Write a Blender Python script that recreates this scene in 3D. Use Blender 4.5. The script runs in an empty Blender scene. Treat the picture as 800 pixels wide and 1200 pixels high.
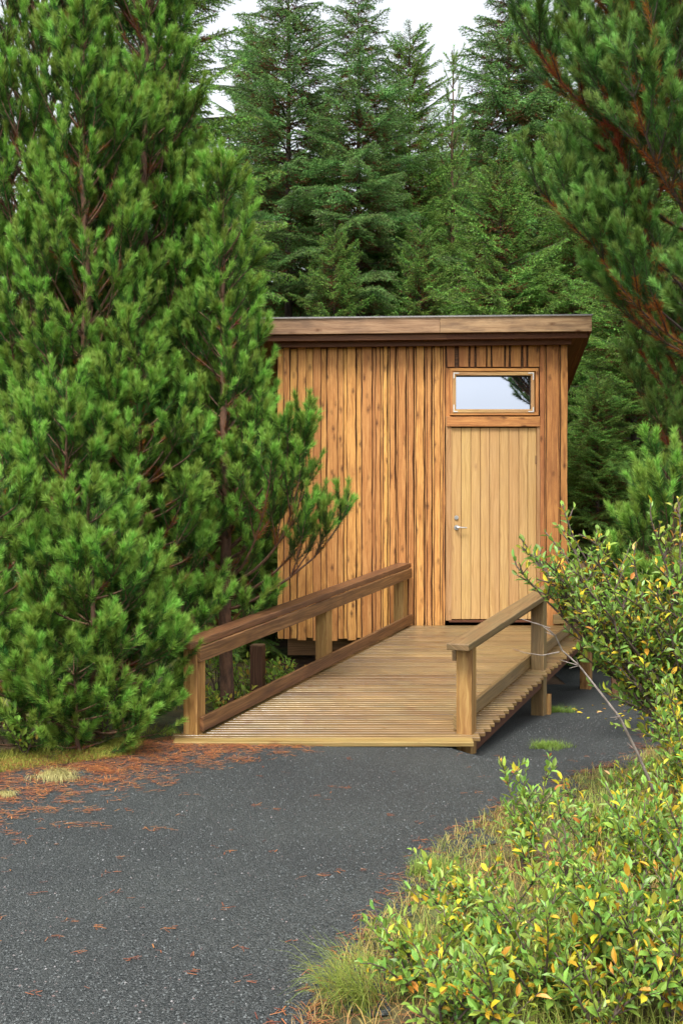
import bpy, math, random
import numpy as np
from mathutils import Vector, Matrix, noise as mn

scene = bpy.context.scene
COL = scene.collection
R = math.radians
F = 1200.0           # focal length in photo pixels
CAMZ = 1.62
rnd = random.Random(7)
UP = np.array([0, 0, 1.0])

# ------------------------------------------------------------------ helpers
def link(o, parent=None):
    COL.objects.link(o)
    if parent is not None:
        o.parent = parent
    return o

def tag(o, label, cat, group=None, kind=None):
    if label: o['label'] = label
    if cat: o['category'] = cat
    if group: o['group'] = group
    if kind: o['kind'] = kind
    return o

def empty(name, loc, rz=0.0):
    o = bpy.data.objects.new(name, None)
    o.location = loc
    o.rotation_euler = (0, 0, rz)
    o.empty_display_size = 0.2
    return link(o)

def norm(v):
    v = np.asarray(v, float)
    return v / np.maximum(np.linalg.norm(v, axis=-1, keepdims=True), 1e-9)

class Geo:
    """collects vertex / face arrays and builds one mesh"""
    def __init__(s):
        s.V = []; s.F = []; s.n = 0
        s.att = {}
    def add(s, v, f, mat=0, **att):
        v = np.asarray(v, np.float32).reshape(-1, 3)
        f = np.asarray(f, np.int32)
        m = np.full(len(f), mat, np.int32) if np.isscalar(mat) else np.asarray(mat, np.int32)
        s.V.append(v); s.F.append((f + s.n, m))
        a = {}
        for k, x in att.items():
            a[k] = np.broadcast_to(np.asarray(x, np.float32), (len(v),)).copy()
        for k in set(list(a) + list(s.att)):
            if k not in s.att: s.att[k] = [np.zeros(s.n, np.float32)] if s.n else []
            s.att[k].append(a.get(k, np.zeros(len(v), np.float32)))
        s.n += len(v)
    def build(s, name, mats, parent=None, smooth=False):
        me = bpy.data.meshes.new(name)
        V = np.concatenate(s.V) if s.V else np.zeros((0, 3), np.float32)
        me.vertices.add(len(V)); me.vertices.foreach_set('co', V.ravel())
        li = np.concatenate([f.ravel() for f, m in s.F])
        lt = np.concatenate([np.full(len(f), f.shape[1], np.int32) for f, m in s.F])
        mi = np.concatenate([m for f, m in s.F])
        ls = np.concatenate([[0], np.cumsum(lt)[:-1]]).astype(np.int32)
        me.loops.add(len(li)); me.loops.foreach_set('vertex_index', li.astype(np.int32))
        me.polygons.add(len(lt))
        me.polygons.foreach_set('loop_start', ls)
        me.polygons.foreach_set('loop_total', lt)
        me.polygons.foreach_set('material_index', mi)
        me.polygons.foreach_set('use_smooth', np.full(len(lt), bool(smooth)))
        for k, x in s.att.items():
            A = me.attributes.new(k, 'FLOAT', 'POINT')
            A.data.foreach_set('value', np.concatenate(x).astype(np.float32))
        me.update(calc_edges=True)
        for m in (mats if isinstance(mats, (list, tuple)) else [mats]):
            me.materials.append(m)
        return link(bpy.data.objects.new(name, me), parent)

def tubes(geo, A, B, RA, RB, mat=0, sides=5, **att):
    A = np.asarray(A, float); B = np.asarray(B, float)
    if len(A) == 0: return
    RA = np.asarray(RA, float); RB = np.asarray(RB, float)
    d = norm(B - A)
    ref = np.where(np.abs(d[:, 2:3]) > 0.9, np.array([[1.0, 0, 0]]), np.array([[0, 0, 1.0]]))
    u = norm(np.cross(d, ref)); w = np.cross(d, u)
    n = len(A)
    V = np.zeros((n, 2 * sides, 3))
    for k in range(sides):
        t = 2 * math.pi * k / sides
        o = u * math.cos(t) + w * math.sin(t)
        V[:, k] = A + o * RA[:, None]
        V[:, sides + k] = B + o * RB[:, None]
    base = np.arange(n)[:, None] * 2 * sides
    fs = []
    for k in range(sides):
        k2 = (k + 1) % sides
        fs.append(base + np.array([[k, k2, sides + k2, sides + k]]))
    geo.add(V.reshape(-1, 3), np.concatenate(fs), mat, **att)

# oriented plank with UV-like grain coordinates (gu along, gv across, gb board id)
_bid = [0]
def plank(geo, a, b, width, thick, up=(0, 0, 1), mat=0, nseg=1, bend=0.0, tint=None):
    """box from a to b (centre line), 'width' across, 'thick' along up"""
    a = np.array(a, float); b = np.array(b, float)
    d = norm(b - a); up = np.array(up, float)
    side = norm(np.cross(d, up)); u2 = norm(np.cross(side, d))
    _bid[0] += 1
    L = np.linalg.norm(b - a)
    vs = []; gu = []; gv = []
    for i in range(nseg + 1):
        t = i / nseg
        c = a + (b - a) * t
        for sx, sz in ((-1, -1), (1, -1), (1, 1), (-1, 1)):
            vs.append(c + side * sx * width / 2 + u2 * sz * thick / 2)
            gu.append(L * t); gv.append(sx * width / 2 + sz * thick * 0.7)
    fs = []
    for i in range(nseg):
        o = i * 4
        for k in range(4):
            k2 = (k + 1) % 4
            fs.append((o + k, o + k2, o + 4 + k2, o + 4 + k))
    fs.append((3, 2, 1, 0)); o = nseg * 4
    fs.append((o, o + 1, o + 2, o + 3))
    geo.add(vs, fs, mat, gu=gu, gv=gv, gb=(_bid[0] * 0.6180339) % 1.0 if tint is None else tint)

def bevel(o, w=0.004, seg=2):
    m = o.modifiers.new('bevel', 'BEVEL'); m.width = w; m.segments = seg
    m.limit_method = 'ANGLE'; m.angle_limit = R(40)
    return o

# ------------------------------------------------------------------ materials
def new_mat(name):
    m = bpy.data.materials.new(name); m.use_nodes = True
    nt = m.node_tree; nt.nodes.clear()
    out = nt.nodes.new('ShaderNodeOutputMaterial')
    b = nt.nodes.new('ShaderNodeBsdfPrincipled')
    nt.links.new(b.outputs[0], out.inputs[0])
    return m, nt, b, out

def N(nt, typ, **kw):
    n = nt.nodes.new(typ)
    for k, v in kw.items():
        if k.startswith('i_'):
            n.inputs[k[2:].replace('_', ' ')].default_value = v
        else:
            setattr(n, k, v)
    return n

def ramp(nt, fac, stops, interp='LINEAR'):
    r = nt.nodes.new('ShaderNodeValToRGB'); r.color_ramp.interpolation = interp
    e = r.color_ramp.elements
    while len(e) > 1: e.remove(e[-1])
    e[0].position = stops[0][0]; e[0].color = (*stops[0][1], 1)
    for p, c in stops[1:]:
        x = e.new(p); x.color = (*c, 1)
    if fac is not None: nt.links.new(fac, r.inputs[0])
    return r.outputs[0]

def mixc(nt, fac, a, b, mode='MIX'):
    m = nt.nodes.new('ShaderNodeMix'); m.data_type = 'RGBA'; m.blend_type = mode
    for i, x in ((0, fac), (6, a), (7, b)):
        if isinstance(x, (int, float)): m.inputs[i].default_value = x
        elif isinstance(x, tuple): m.inputs[i].default_value = (*x, 1)
        else: nt.links.new(x, m.inputs[i])
    return m.outputs[2]

def mth(nt, op, a, b=None, clamp=False):
    m = nt.nodes.new('ShaderNodeMath'); m.operation = op; m.use_clamp = clamp
    for i, x in ((0, a), (1, b)):
        if x is None: continue
        if isinstance(x, (int, float)): m.inputs[i].default_value = x
        else: nt.links.new(x, m.inputs[i])
    return m.outputs[0]

def attr(nt, name):
    a = nt.nodes.new('ShaderNodeAttribute'); a.attribute_name = name
    return a.outputs['Fac']

def bump(nt, b, h, strength=0.4, dist=0.01):
    bp = nt.nodes.new('ShaderNodeBump'); bp.inputs['Strength'].default_value = strength
    bp.inputs['Distance'].default_value = dist
    nt.links.new(h, bp.inputs['Height']); nt.links.new(bp.outputs[0], b.inputs['Normal'])

def foliage_mat(name, stops, dead=None, rough=0.5, trans=0.25, hue=0.05, spec=0.22):
    m, nt, b, out = new_mat(name)
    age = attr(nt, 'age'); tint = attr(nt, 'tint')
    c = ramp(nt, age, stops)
    hs = N(nt, 'ShaderNodeHueSaturation')
    nt.links.new(c, hs.inputs['Color'])
    nt.links.new(mth(nt, 'ADD', mth(nt, 'MULTIPLY', tint, hue), 0.5 - hue / 2), hs.inputs['Hue'])
    nt.links.new(mth(nt, 'ADD', mth(nt, 'MULTIPLY', tint, 0.6), 0.7), hs.inputs['Value'])
    c = hs.outputs[0]
    nt.links.new(c, b.inputs['Base Color'])
    b.inputs['Roughness'].default_value = rough
    b.inputs['Specular IOR Level'].default_value = spec
    tr = nt.nodes.new('ShaderNodeBsdfTranslucent'); nt.links.new(c, tr.inputs[0])
    mx = nt.nodes.new('ShaderNodeMixShader'); mx.inputs[0].default_value = trans
    nt.links.new(b.outputs[0], mx.inputs[1]); nt.links.new(tr.outputs[0], mx.inputs[2])
    nt.links.new(mx.outputs[0], out.inputs[0])
    return m

M = {}
M['needle'] = foliage_mat('pine_needles', [(0.0, (0.29, 0.47, 0.075)), (0.12, (0.14, 0.29, 0.04)), (0.34, (0.05, 0.135, 0.022)),  # coloured by needle age; darkest green stops also paint shade inside the crowns
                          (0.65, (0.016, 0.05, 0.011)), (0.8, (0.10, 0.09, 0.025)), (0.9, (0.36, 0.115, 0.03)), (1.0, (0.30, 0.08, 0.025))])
M['needle_blue'] = foliage_mat('pine_needles_bluish', [(0.0, (0.24, 0.40, 0.085)), (0.18, (0.115, 0.24, 0.05)),
                          (0.65, (0.035, 0.09, 0.022)), (0.8, (0.10, 0.08, 0.025)), (0.9, (0.40, 0.12, 0.03)), (1.0, (0.32, 0.08, 0.025))])
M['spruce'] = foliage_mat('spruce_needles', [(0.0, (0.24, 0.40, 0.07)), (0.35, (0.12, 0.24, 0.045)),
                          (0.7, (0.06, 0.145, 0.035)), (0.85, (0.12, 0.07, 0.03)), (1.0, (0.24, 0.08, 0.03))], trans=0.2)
M['spruce_blue'] = foliage_mat('spruce_needles_blue', [(0.0, (0.20, 0.35, 0.09)), (0.35, (0.11, 0.22, 0.06)),  # bluish needles; the tone also stands in for haze over the back trees
                          (0.7, (0.07, 0.15, 0.045)), (0.85, (0.12, 0.07, 0.03)), (1.0, (0.24, 0.08, 0.03))], trans=0.2)
M['leaf'] = foliage_mat('willow_leaf', [(0.0, (0.15, 0.31, 0.07)), (0.45, (0.26, 0.40, 0.06)), (0.72, (0.45, 0.45, 0.05)),
                          (0.88, (0.70, 0.50, 0.03)), (1.0, (0.60, 0.25, 0.04))], rough=0.42, trans=0.3, hue=0.04, spec=0.5)
M['shade_leaf'] = foliage_mat('undergrowth_leaf', [(0.0, (0.15, 0.31, 0.05)), (0.6, (0.33, 0.46, 0.07)),
                          (0.9, (0.62, 0.56, 0.08)), (1.0, (0.5, 0.2, 0.05))], rough=0.45, trans=0.3, hue=0.04)
M['grass'] = foliage_mat('grass_blades', [(0.0, (0.13, 0.24, 0.035)), (0.5, (0.27, 0.34, 0.06)), (0.8, (0.42, 0.33, 0.11)),
                          (1.0, (0.46, 0.27, 0.10))], rough=0.5, trans=0.3, hue=0.03)
M['straw'] = foliage_mat('dry_straw', [(0.0, (0.50, 0.46, 0.18)), (1.0, (0.62, 0.52, 0.28))], rough=0.6, trans=0.2, hue=0.02)
M['moss'] = foliage_mat('moss_fronds', [(0.0, (0.20, 0.24, 0.03)), (1.0, (0.38, 0.36, 0.07))], rough=0.7, trans=0.2, hue=0.03)
M['fallen'] = foliage_mat('fallen_needles', [(0.0, (0.50, 0.20, 0.07)), (0.5, (0.36, 0.125, 0.05)), (1.0, (0.14, 0.055, 0.045))],
                          rough=0.55, trans=0.1, hue=0.03)

def bark_mat(name, c1, c2, sc=18):
    m, nt, b, out = new_mat(name)
    tc = nt.nodes.new('ShaderNodeTexCoord')
    mp = N(nt, 'ShaderNodeMapping'); mp.inputs['Scale'].default_value = (1, 1, 0.35)
    nt.links.new(tc.outputs['Object'], mp.inputs[0])
    n = N(nt, 'ShaderNodeTexNoise', i_Scale=sc, i_Detail=6.0, i_Roughness=0.7)
    nt.links.new(mp.outputs[0], n.inputs['Vector'])
    nt.links.new(ramp(nt, n.outputs[0], [(0.35, c1), (0.65, c2)]), b.inputs['Base Color'])
    b.inputs['Roughness'].default_value = 0.85
    bump(nt, b, n.outputs[0], 0.8, 0.02)
    return m
M['bark'] = bark_mat('pine_bark', (0.05, 0.028, 0.018), (0.22, 0.11, 0.06))
M['bark_dark'] = bark_mat('spruce_bark', (0.03, 0.022, 0.018), (0.10, 0.07, 0.05))
M['stem'] = bark_mat('willow_stem', (0.05, 0.035, 0.03), (0.17, 0.12, 0.09), 30)
M['grey_stem'] = bark_mat('bare_twig', (0.16, 0.13, 0.11), (0.36, 0.30, 0.26), 30)

def wood_mat(name, light, mid, dark, knot=(0.10, 0.035, 0.012), knots=0.5, grain=1.0, rough=0.6, stain=None, stain_amt=0.0, vary=0.5, gs=1.0, spec=0.3):
    m, nt, b, out = new_mat(name)
    gu, gv, gb = attr(nt, 'gu'), attr(nt, 'gv'), attr(nt, 'gb')
    def vec(su, sv, sb):
        c = nt.nodes.new('ShaderNodeCombineXYZ')
        nt.links.new(mth(nt, 'MULTIPLY', gu, su), c.inputs[0])
        nt.links.new(mth(nt, 'MULTIPLY', gv, sv), c.inputs[1])
        nt.links.new(mth(nt, 'MULTIPLY', gb, sb), c.inputs[2])
        return c.outputs[0]
    # wobble of the grain around knots
    wob = N(nt, 'ShaderNodeTexNoise', i_Scale=1.0, i_Detail=2.0); nt.links.new(vec(2.5, 9, 37), wob.inputs['Vector'])
    g1c = nt.nodes.new('ShaderNodeCombineXYZ')
    nt.links.new(mth(nt, 'MULTIPLY', gu, 1.3 * gs), g1c.inputs[0])
    nt.links.new(mth(nt, 'ADD', mth(nt, 'MULTIPLY', gv, 42 * gs), mth(nt, 'MULTIPLY', wob.outputs[0], 3.2)), g1c.inputs[1])
    nt.links.new(mth(nt, 'MULTIPLY', gb, 91.0), g1c.inputs[2])
    g1 = N(nt, 'ShaderNodeTexNoise', i_Scale=1.6, i_Detail=5.0, i_Roughness=0.62); nt.links.new(g1c.outputs[0], g1.inputs['Vector'])
    col = ramp(nt, g1.outputs[0], [(0.30, dark), (0.47, mid), (0.66, light)])
    # per board value
    hs = N(nt, 'ShaderNodeHueSaturation'); nt.links.new(col, hs.inputs['Color'])
    rb = N(nt, 'ShaderNodeTexWhiteNoise', noise_dimensions='1D'); nt.links.new(mth(nt, 'MULTIPLY', gb, 173.3), rb.inputs['W'])
    nt.links.new(mth(nt, 'ADD', mth(nt, 'MULTIPLY', rb.outputs[0], vary), 1.0 - vary / 2), hs.inputs['Value'])
    nt.links.new(mth(nt, 'ADD', mth(nt, 'MULTIPLY', rb.outputs[0], 0.016), 0.492), hs.inputs['Hue'])
    col = hs.outputs[0]
    # blotches
    bl = N(nt, 'ShaderNodeTexNoise', i_Scale=1.0, i_Detail=4.0, i_Roughness=0.65); nt.links.new(vec(3.2, 11, 53), bl.inputs['Vector'])
    if stain is not None:
        f = ramp(nt, bl.outputs[0], [(0.45, (0, 0, 0)), (0.68, (1, 1, 1))])
        col = mixc(nt, mth(nt, 'MULTIPLY', f, stain_amt), col, stain)
    # knots
    if knots > 0:
        vo = N(nt, 'ShaderNodeTexVoronoi', i_Scale=1.0); vo.feature = 'F1'
        nt.links.new(vec(5.5, 13, 29), vo.inputs['Vector'])
        kn = N(nt, 'ShaderNodeTexNoise', i_Scale=1.0, i_Detail=3.0); nt.links.new(vec(40, 60, 11), kn.inputs['Vector'])
        d = mth(nt, 'ADD', vo.outputs['Distance'], mth(nt, 'MULTIPLY', mth(nt, 'SUBTRACT', kn.outputs[0], 0.5), 0.25))
        k = ramp(nt, d, [(0.04, (1, 1, 1)), (0.17, (0.45, 0.45, 0.45)), (0.30, (0, 0, 0))])
        sel = mth(nt, 'GREATER_THAN', mth(nt, 'FRACT', mth(nt, 'MULTIPLY', vo.outputs['Color'], 7.3)), 1.0 - knots)
        col = mixc(nt, mth(nt, 'MULTIPLY', k, mth(nt, 'MULTIPLY', sel, 0.9)), col, knot)
    nt.links.new(col, b.inputs['Base Color'])
    b.inputs['Roughness'].default_value = rough
    b.inputs['Specular IOR Level'].default_value = spec
    bump(nt, b, g1.outputs[0], 0.35 * grain, 0.006)
    return m
M['siding'] = wood_mat('siding_wood', (0.74, 0.385, 0.12), (0.59, 0.27, 0.075), (0.38, 0.15, 0.038), knots=0.85,
                       stain=(0.34, 0.125, 0.035), stain_amt=0.6, vary=0.45, gs=1.3)
M['siding_red'] = wood_mat('siding_wood_red', (0.60, 0.28, 0.085), (0.48, 0.20, 0.06), (0.32, 0.12, 0.035), knots=0.65,
                       stain=(0.22, 0.08, 0.03), stain_amt=0.6, vary=0.35)
M['bark_edge'] = wood_mat('bark_edge', (0.22, 0.10, 0.04), (0.10, 0.045, 0.022), (0.04, 0.02, 0.012), knots=0, vary=0.3)
M['door'] = wood_mat('door_wood', (0.60, 0.375, 0.15), (0.51, 0.30, 0.113), (0.41, 0.225, 0.08), knots=0.10, knot=(0.40, 0.22, 0.09),
                     stain=(0.44, 0.27, 0.12), stain_amt=0.35, vary=0.12, grain=0.5)
M['groove'] = wood_mat('groove', (0.20, 0.10, 0.04), (0.14, 0.07, 0.03), (0.10, 0.05, 0.02), knots=0)
M['frame'] = wood_mat('frame_wood', (0.56, 0.34, 0.15), (0.46, 0.26, 0.10), (0.33, 0.17, 0.06), knots=0.15, vary=0.25)
M['fascia'] = wood_mat('fascia_wood', (0.42, 0.26, 0.145), (0.32, 0.185, 0.10), (0.20, 0.11, 0.055), knots=0.45,
                       stain=(0.12, 0.07, 0.045), stain_amt=0.6, vary=0.3)
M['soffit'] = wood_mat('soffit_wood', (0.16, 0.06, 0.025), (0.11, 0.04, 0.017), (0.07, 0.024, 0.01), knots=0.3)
M['deck'] = wood_mat('deck_wood', (0.25, 0.155, 0.062), (0.155, 0.09, 0.033), (0.07, 0.04, 0.016), knots=0.25,
                     stain=(0.17, 0.13, 0.055), stain_amt=0.55, vary=0.55, rough=0.28, gs=0.8, spec=0.55)
M['edge'] = wood_mat('edge_plank', (0.34, 0.225, 0.085), (0.26, 0.16, 0.055), (0.17, 0.095, 0.03), knots=0.2, stain=(0.16, 0.15, 0.05), stain_amt=0.4, vary=0.1, rough=0.4, spec=0.5)
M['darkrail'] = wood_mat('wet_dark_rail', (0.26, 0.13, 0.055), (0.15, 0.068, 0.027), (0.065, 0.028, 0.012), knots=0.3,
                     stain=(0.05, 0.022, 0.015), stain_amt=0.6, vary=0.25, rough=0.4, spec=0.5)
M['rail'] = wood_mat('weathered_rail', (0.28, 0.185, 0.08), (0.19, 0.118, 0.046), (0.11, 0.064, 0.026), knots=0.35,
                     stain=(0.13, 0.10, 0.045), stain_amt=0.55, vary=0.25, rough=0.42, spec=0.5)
M['post'] = wood_mat('post_wood', (0.48, 0.30, 0.11), (0.31, 0.165, 0.05), (0.16, 0.07, 0.02), knots=0.35,
                     stain=(0.24, 0.12, 0.045), stain_amt=0.5, vary=0.2, grain=1.2, gs=0.6)
M['oldpost'] = wood_mat('old_post', (0.20, 0.105, 0.055), (0.13, 0.062, 0.032), (0.07, 0.033, 0.02), knots=0.3, vary=0.3)
M['beam'] = wood_mat('beam_wood', (0.26, 0.14, 0.065), (0.18, 0.09, 0.04), (0.10, 0.05, 0.025), knots=0.3, vary=0.2)

def simple(name, c, rough=0.5, metal=0.0, spec=0.5):
    m, nt, b, out = new_mat(name)
    n = N(nt, 'ShaderNodeTexNoise', i_Scale=35.0, i_Detail=4.0)
    tc = nt.nodes.new('ShaderNodeTexCoord'); nt.links.new(tc.outputs['Object'], n.inputs['Vector'])
    lo = tuple(x * 0.75 for x in c)
    nt.links.new(ramp(nt, n.outputs[0], [(0.3, lo), (0.6, c)]), b.inputs['Base Color'])
    b.inputs['Roughness'].default_value = rough; b.inputs['Metallic'].default_value = metal
    b.inputs['Specular IOR Level'].default_value = spec
    return m
M['steel'] = simple('brushed_steel', (0.62, 0.60, 0.58), 0.28, 1.0)
M['white_metal'] = simple('white_bracket', (0.72, 0.70, 0.66), 0.4)
M['felt'] = simple('roof_felt', (0.20, 0.20, 0.20), 0.8)
M['zinc'] = simple('drip_edge', (0.34, 0.31, 0.28), 0.5, 0.6)
M['dark'] = simple('dark_void', (0.02, 0.017, 0.015), 0.9)
def glass_mat():
    m, nt, b, out = new_mat('window_glass')
    tc = nt.nodes.new('ShaderNodeTexCoord')
    n = N(nt, 'ShaderNodeTexNoise', i_Scale=1.6, i_Detail=1.0); nt.links.new(tc.outputs['Object'], n.inputs['Vector'])
    gl = nt.nodes.new('ShaderNodeBsdfGlossy'); gl.inputs['Roughness'].default_value = 0.0
    gl.inputs['Color'].default_value = (0.46, 0.50, 0.58, 1)
    b.inputs['Base Color'].default_value = (0.02, 0.022, 0.025, 1); b.inputs['Roughness'].default_value = 0.1
    mx = nt.nodes.new('ShaderNodeMixShader'); mx.inputs[0].default_value = 0.72
    nt.links.new(b.outputs[0], mx.inputs[1]); nt.links.new(gl.outputs[0], mx.inputs[2])
    nt.links.new(mx.outputs[0], out.inputs[0])
    return m
M['glass'] = glass_mat()

def gravel_mat():
    m, nt, b, out = new_mat('dark_gravel')
    geo = nt.nodes.new('ShaderNodeNewGeometry')
    v1 = N(nt, 'ShaderNodeTexVoronoi', i_Scale=125.0); nt.links.new(geo.outputs['Position'], v1.inputs['Vector'])
    v2 = N(nt, 'ShaderNodeTexVoronoi', i_Scale=300.0); nt.links.new(geo.outputs['Position'], v2.inputs['Vector'])
    bw = nt.nodes.new('ShaderNodeRGBToBW'); nt.links.new(v1.outputs['Color'], bw.inputs[0])
    bw2 = nt.nodes.new('ShaderNodeRGBToBW'); nt.links.new(v2.outputs['Color'], bw2.inputs[0])
    f = mth(nt, 'ADD', mth(nt, 'MULTIPLY', bw.outputs[0], 0.6), mth(nt, 'MULTIPLY', bw2.outputs[0], 0.4))
    c = ramp(nt, f, [(0.2, (0.018, 0.024, 0.025)), (0.45, (0.043, 0.048, 0.046)), (0.66, (0.073, 0.079, 0.076)), (0.85, (0.12, 0.126, 0.122))])
    ln = N(nt, 'ShaderNodeTexNoise', i_Scale=0.9, i_Detail=4.0, i_Roughness=0.6); nt.links.new(geo.outputs['Position'], ln.inputs['Vector'])
    c = mixc(nt, 1.0, c, ramp(nt, ln.outputs[0], [(0.3, (0.72, 0.72, 0.75)), (0.7, (1.15, 1.15, 1.12))]), 'MULTIPLY')
    nt.links.new(c, b.inputs['Base Color'])
    b.inputs['Roughness'].default_value = 0.6; b.inputs['Specular IOR Level'].default_value = 0.35
    h = mth(nt, 'ADD', mth(nt, 'MULTIPLY', v1.outputs['Distance'], -1.0), mth(nt, 'MULTIPLY', v2.outputs['Distance'], -0.5))
    bump(nt, b, h, 0.9, 0.012)
    return m
M['gravel'] = gravel_mat()
def stone_mat():
    m, nt, b, out = new_mat('gravel_chip')
    t = attr(nt, 'tint')
    nt.links.new(ramp(nt, t, [(0.0, (0.030, 0.034, 0.033)), (0.6, (0.062, 0.07, 0.068)), (0.95, (0.10, 0.11, 0.107)), (0.985, (0.13, 0.08, 0.07)), (1.0, (0.26, 0.27, 0.27))]), b.inputs['Base Color'])
    b.inputs['Roughness'].default_value = 0.6
    return m
M['stone'] = stone_mat()
def floor_mat():
    m, nt, b, out = new_mat('forest_floor')
    geo = nt.nodes.new('ShaderNodeNewGeometry')
    n = N(nt, 'ShaderNodeTexNoise', i_Scale=5.0, i_Detail=8.0, i_Roughness=0.7); nt.links.new(geo.outputs['Position'], n.inputs['Vector'])
    n2 = N(nt, 'ShaderNodeTexNoise', i_Scale=0.7, i_Detail=3.0); nt.links.new(geo.outputs['Position'], n2.inputs['Vector'])
    c1 = ramp(nt, n.outputs[0], [(0.3, (0.03, 0.02, 0.012)), (0.5, (0.09, 0.05, 0.025)), (0.7, (0.16, 0.09, 0.04))])
    c2 = ramp(nt, n.outputs[0], [(0.3, (0.03, 0.035, 0.012)), (0.5, (0.08, 0.10, 0.025)), (0.7, (0.17, 0.17, 0.05))])
    nt.links.new(mixc(nt, ramp(nt, n2.outputs[0], [(0.42, (0, 0, 0)), (0.56, (1, 1, 1))]), c1, c2), b.inputs['Base Color'])
    b.inputs['Roughness'].default_value = 0.9
    bump(nt, b, n.outputs[0], 0.9, 0.05)
    return m
M['floor'] = floor_mat()

# ------------------------------------------------------------------ terrain
def sstep(a, b, x):
    t = np.clip((x - a) / (b - a), 0, 1); return t * t * (3 - 2 * t)
def path_right(y):
    return np.interp(y, [-30, 2.6, 3.2, 3.9, 4.4, 5.0, 5.5, 6.2, 7.0, 8.5, 11, 14], [-0.6, -0.25, 0.0, 0.22, 0.42, 0.62, 0.95, 1.5, 2.2, 2.75, 3.1, 3.1])
def path_left_y(x):
    return np.interp(x, [-9, -2.6, -2.0, -1.5, -1.0], [5.4, 6.35, 6.62, 6.85, 7.15])
def hgt(x, y):
    x = np.asarray(x, float); y = np.asarray(y, float)
    y0 = 7.06 - 0.5 * sstep(.55, 1.0, x)
    h = 0.034 * sstep(5.9, 6.9, y) * (1 - sstep(.6, 1.1, x)) - 0.07 * sstep(0, .6, y - y0) - 0.16 * sstep(7.3, 10.5, y)
    h = h + 0.10 * sstep(0.0, 0.7, x - path_right(y)) * (y < 7.5) + 0.0
    h = h + 0.06 * sstep(0, 0.8, y - path_left_y(x)) * sstep(1.0, 1.5, -x)
    h = h + 0.012 * np.sin(x * 1.7 + 0.6) * np.cos(y * 1.3)
    far = np.hypot(x, y)
    h = h + 0.8 * sstep(25, 90, far) * np.sin(x * 0.05 + 1) * np.cos(y * 0.04)
    return h

def grid_sheet(name, xs, ys, mat, dz=0.0, keep=None, jitter=0.0):
    X, Y = np.meshgrid(xs, ys)
    g = Geo()
    V = np.stack([X, Y, hgt(X, Y) + dz], -1).reshape(-1, 3)
    nx, ny = len(xs), len(ys)
    i, j = np.meshgrid(np.arange(nx - 1), np.arange(ny - 1))
    a = (j * nx + i).ravel()
    Fc = np.stack([a, a + 1, a + nx + 1, a + nx], 1)
    if keep is not None:
        c = V[Fc].mean(1); k = keep(c[:, 0], c[:, 1]); Fc = Fc[k]
        used = np.unique(Fc); remap = np.full(len(V), -1); remap[used] = np.arange(len(used))
        V = V[used]; Fc = remap[Fc]
    g.add(V, Fc)
    return g.build(name, mat, smooth=True)

def dens(a, b, fine0, fine1, step, coarse):
    l = list(np.arange(fine0, fine1 + 1e-6, step))
    x = fine0; s = step
    while x > a: s *= 1.35; x -= s; l.insert(0, x)
    x = fine1; s = step
    while x < b: s *= 1.35; x += s; l.append(x)
    return np.array(l)
gx = dens(-400, 400, -4, 4.4, 0.08, 1); gy = dens(-400, 400, 2, 12, 0.08, 1)
ground = grid_sheet('ground', gx, gy, M['floor'], dz=-0.003)
tag(ground, None, None, kind='structure')
def path_keep(x, y):
    w = 0.10 * np.sin(x * 7.1 + y * 2.0) + 0.07 * np.sin(x * 17 + y * 13) + 0.06 * np.sin(y * 11 - x * 5)
    right = (x < path_right(y) + w)
    left = (y < path_left_y(x) + w * 0.6) | (x > -1.1 + (y - 7) * 0.46)
    back = (y < 10.95) | (x > 2.4)
    return right & left & back & (y < 13.5)
path = grid_sheet('path', np.arange(-7, 3.6, 0.04), np.arange(-6, 13.6, 0.04), M['gravel'], dz=0.004, keep=path_keep)
tag(path, None, None, kind='structure')

def in_view(x, y, m=60):
    px = 400 + F * x / np.maximum(y, 0.1)
    return (px > -m) & (px < 800 + m) & (y > 2.7)

# loose gravel chips
nr = np.random.default_rng(3)
def chips():
    n = 60000
    y = 2.8 + 6.5 * nr.random(n) ** 1.5
    x = (nr.random(n) - 0.5) * 2 * (y * 0.36)
    k = path_keep(x, y) & ~((y > 7.0) & (x > -1.15 + (y - 7.1) * 0.46) & (x < 0.98 + (y - 7.1) * 0.46))
    x, y = x[k], y[k]; n = len(x)
    s = 0.0022 + 0.0042 * nr.random(n) ** 3
    o = np.array([[1, 0, 0], [-1, 0, 0], [0, 1, 0], [0, -1, 0], [0, 0, 0.7], [0, 0, -0.7]], float)
    V = o[None] * s[:, None, None] * (0.6 + 0.8 * nr.random((n, 6, 1)))
    a = nr.random(n) * 6.28; c, sn = np.cos(a), np.sin(a)
    Vx = V[..., 0] * c[:, None] - V[..., 1] * sn[:, None]; Vy = V[..., 0] * sn[:, None] + V[..., 1] * c[:, None]
    V = np.stack([Vx, Vy, V[..., 2]], -1) + np.stack([x, y, hgt(x, y) + 0.004 + s * 0.25], -1)[:, None]
    fo = np.array([[0, 2, 4], [2, 1, 4], [1, 3, 4], [3, 0, 4], [2, 0, 5], [1, 2, 5], [3, 1, 5], [0, 3, 5]])
    Fc = (fo[None] + (np.arange(n) * 6)[:, None, None]).reshape(-1, 3)
    g = Geo(); g.add(V.reshape(-1, 3), Fc, 0, tint=np.repeat(nr.random(n), 6))
    o = g.build('gravel', M['stone'])
    tag(o, 'loose dark grey gravel chips strewn over the path', 'gravel', kind='stuff')
chips()

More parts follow.
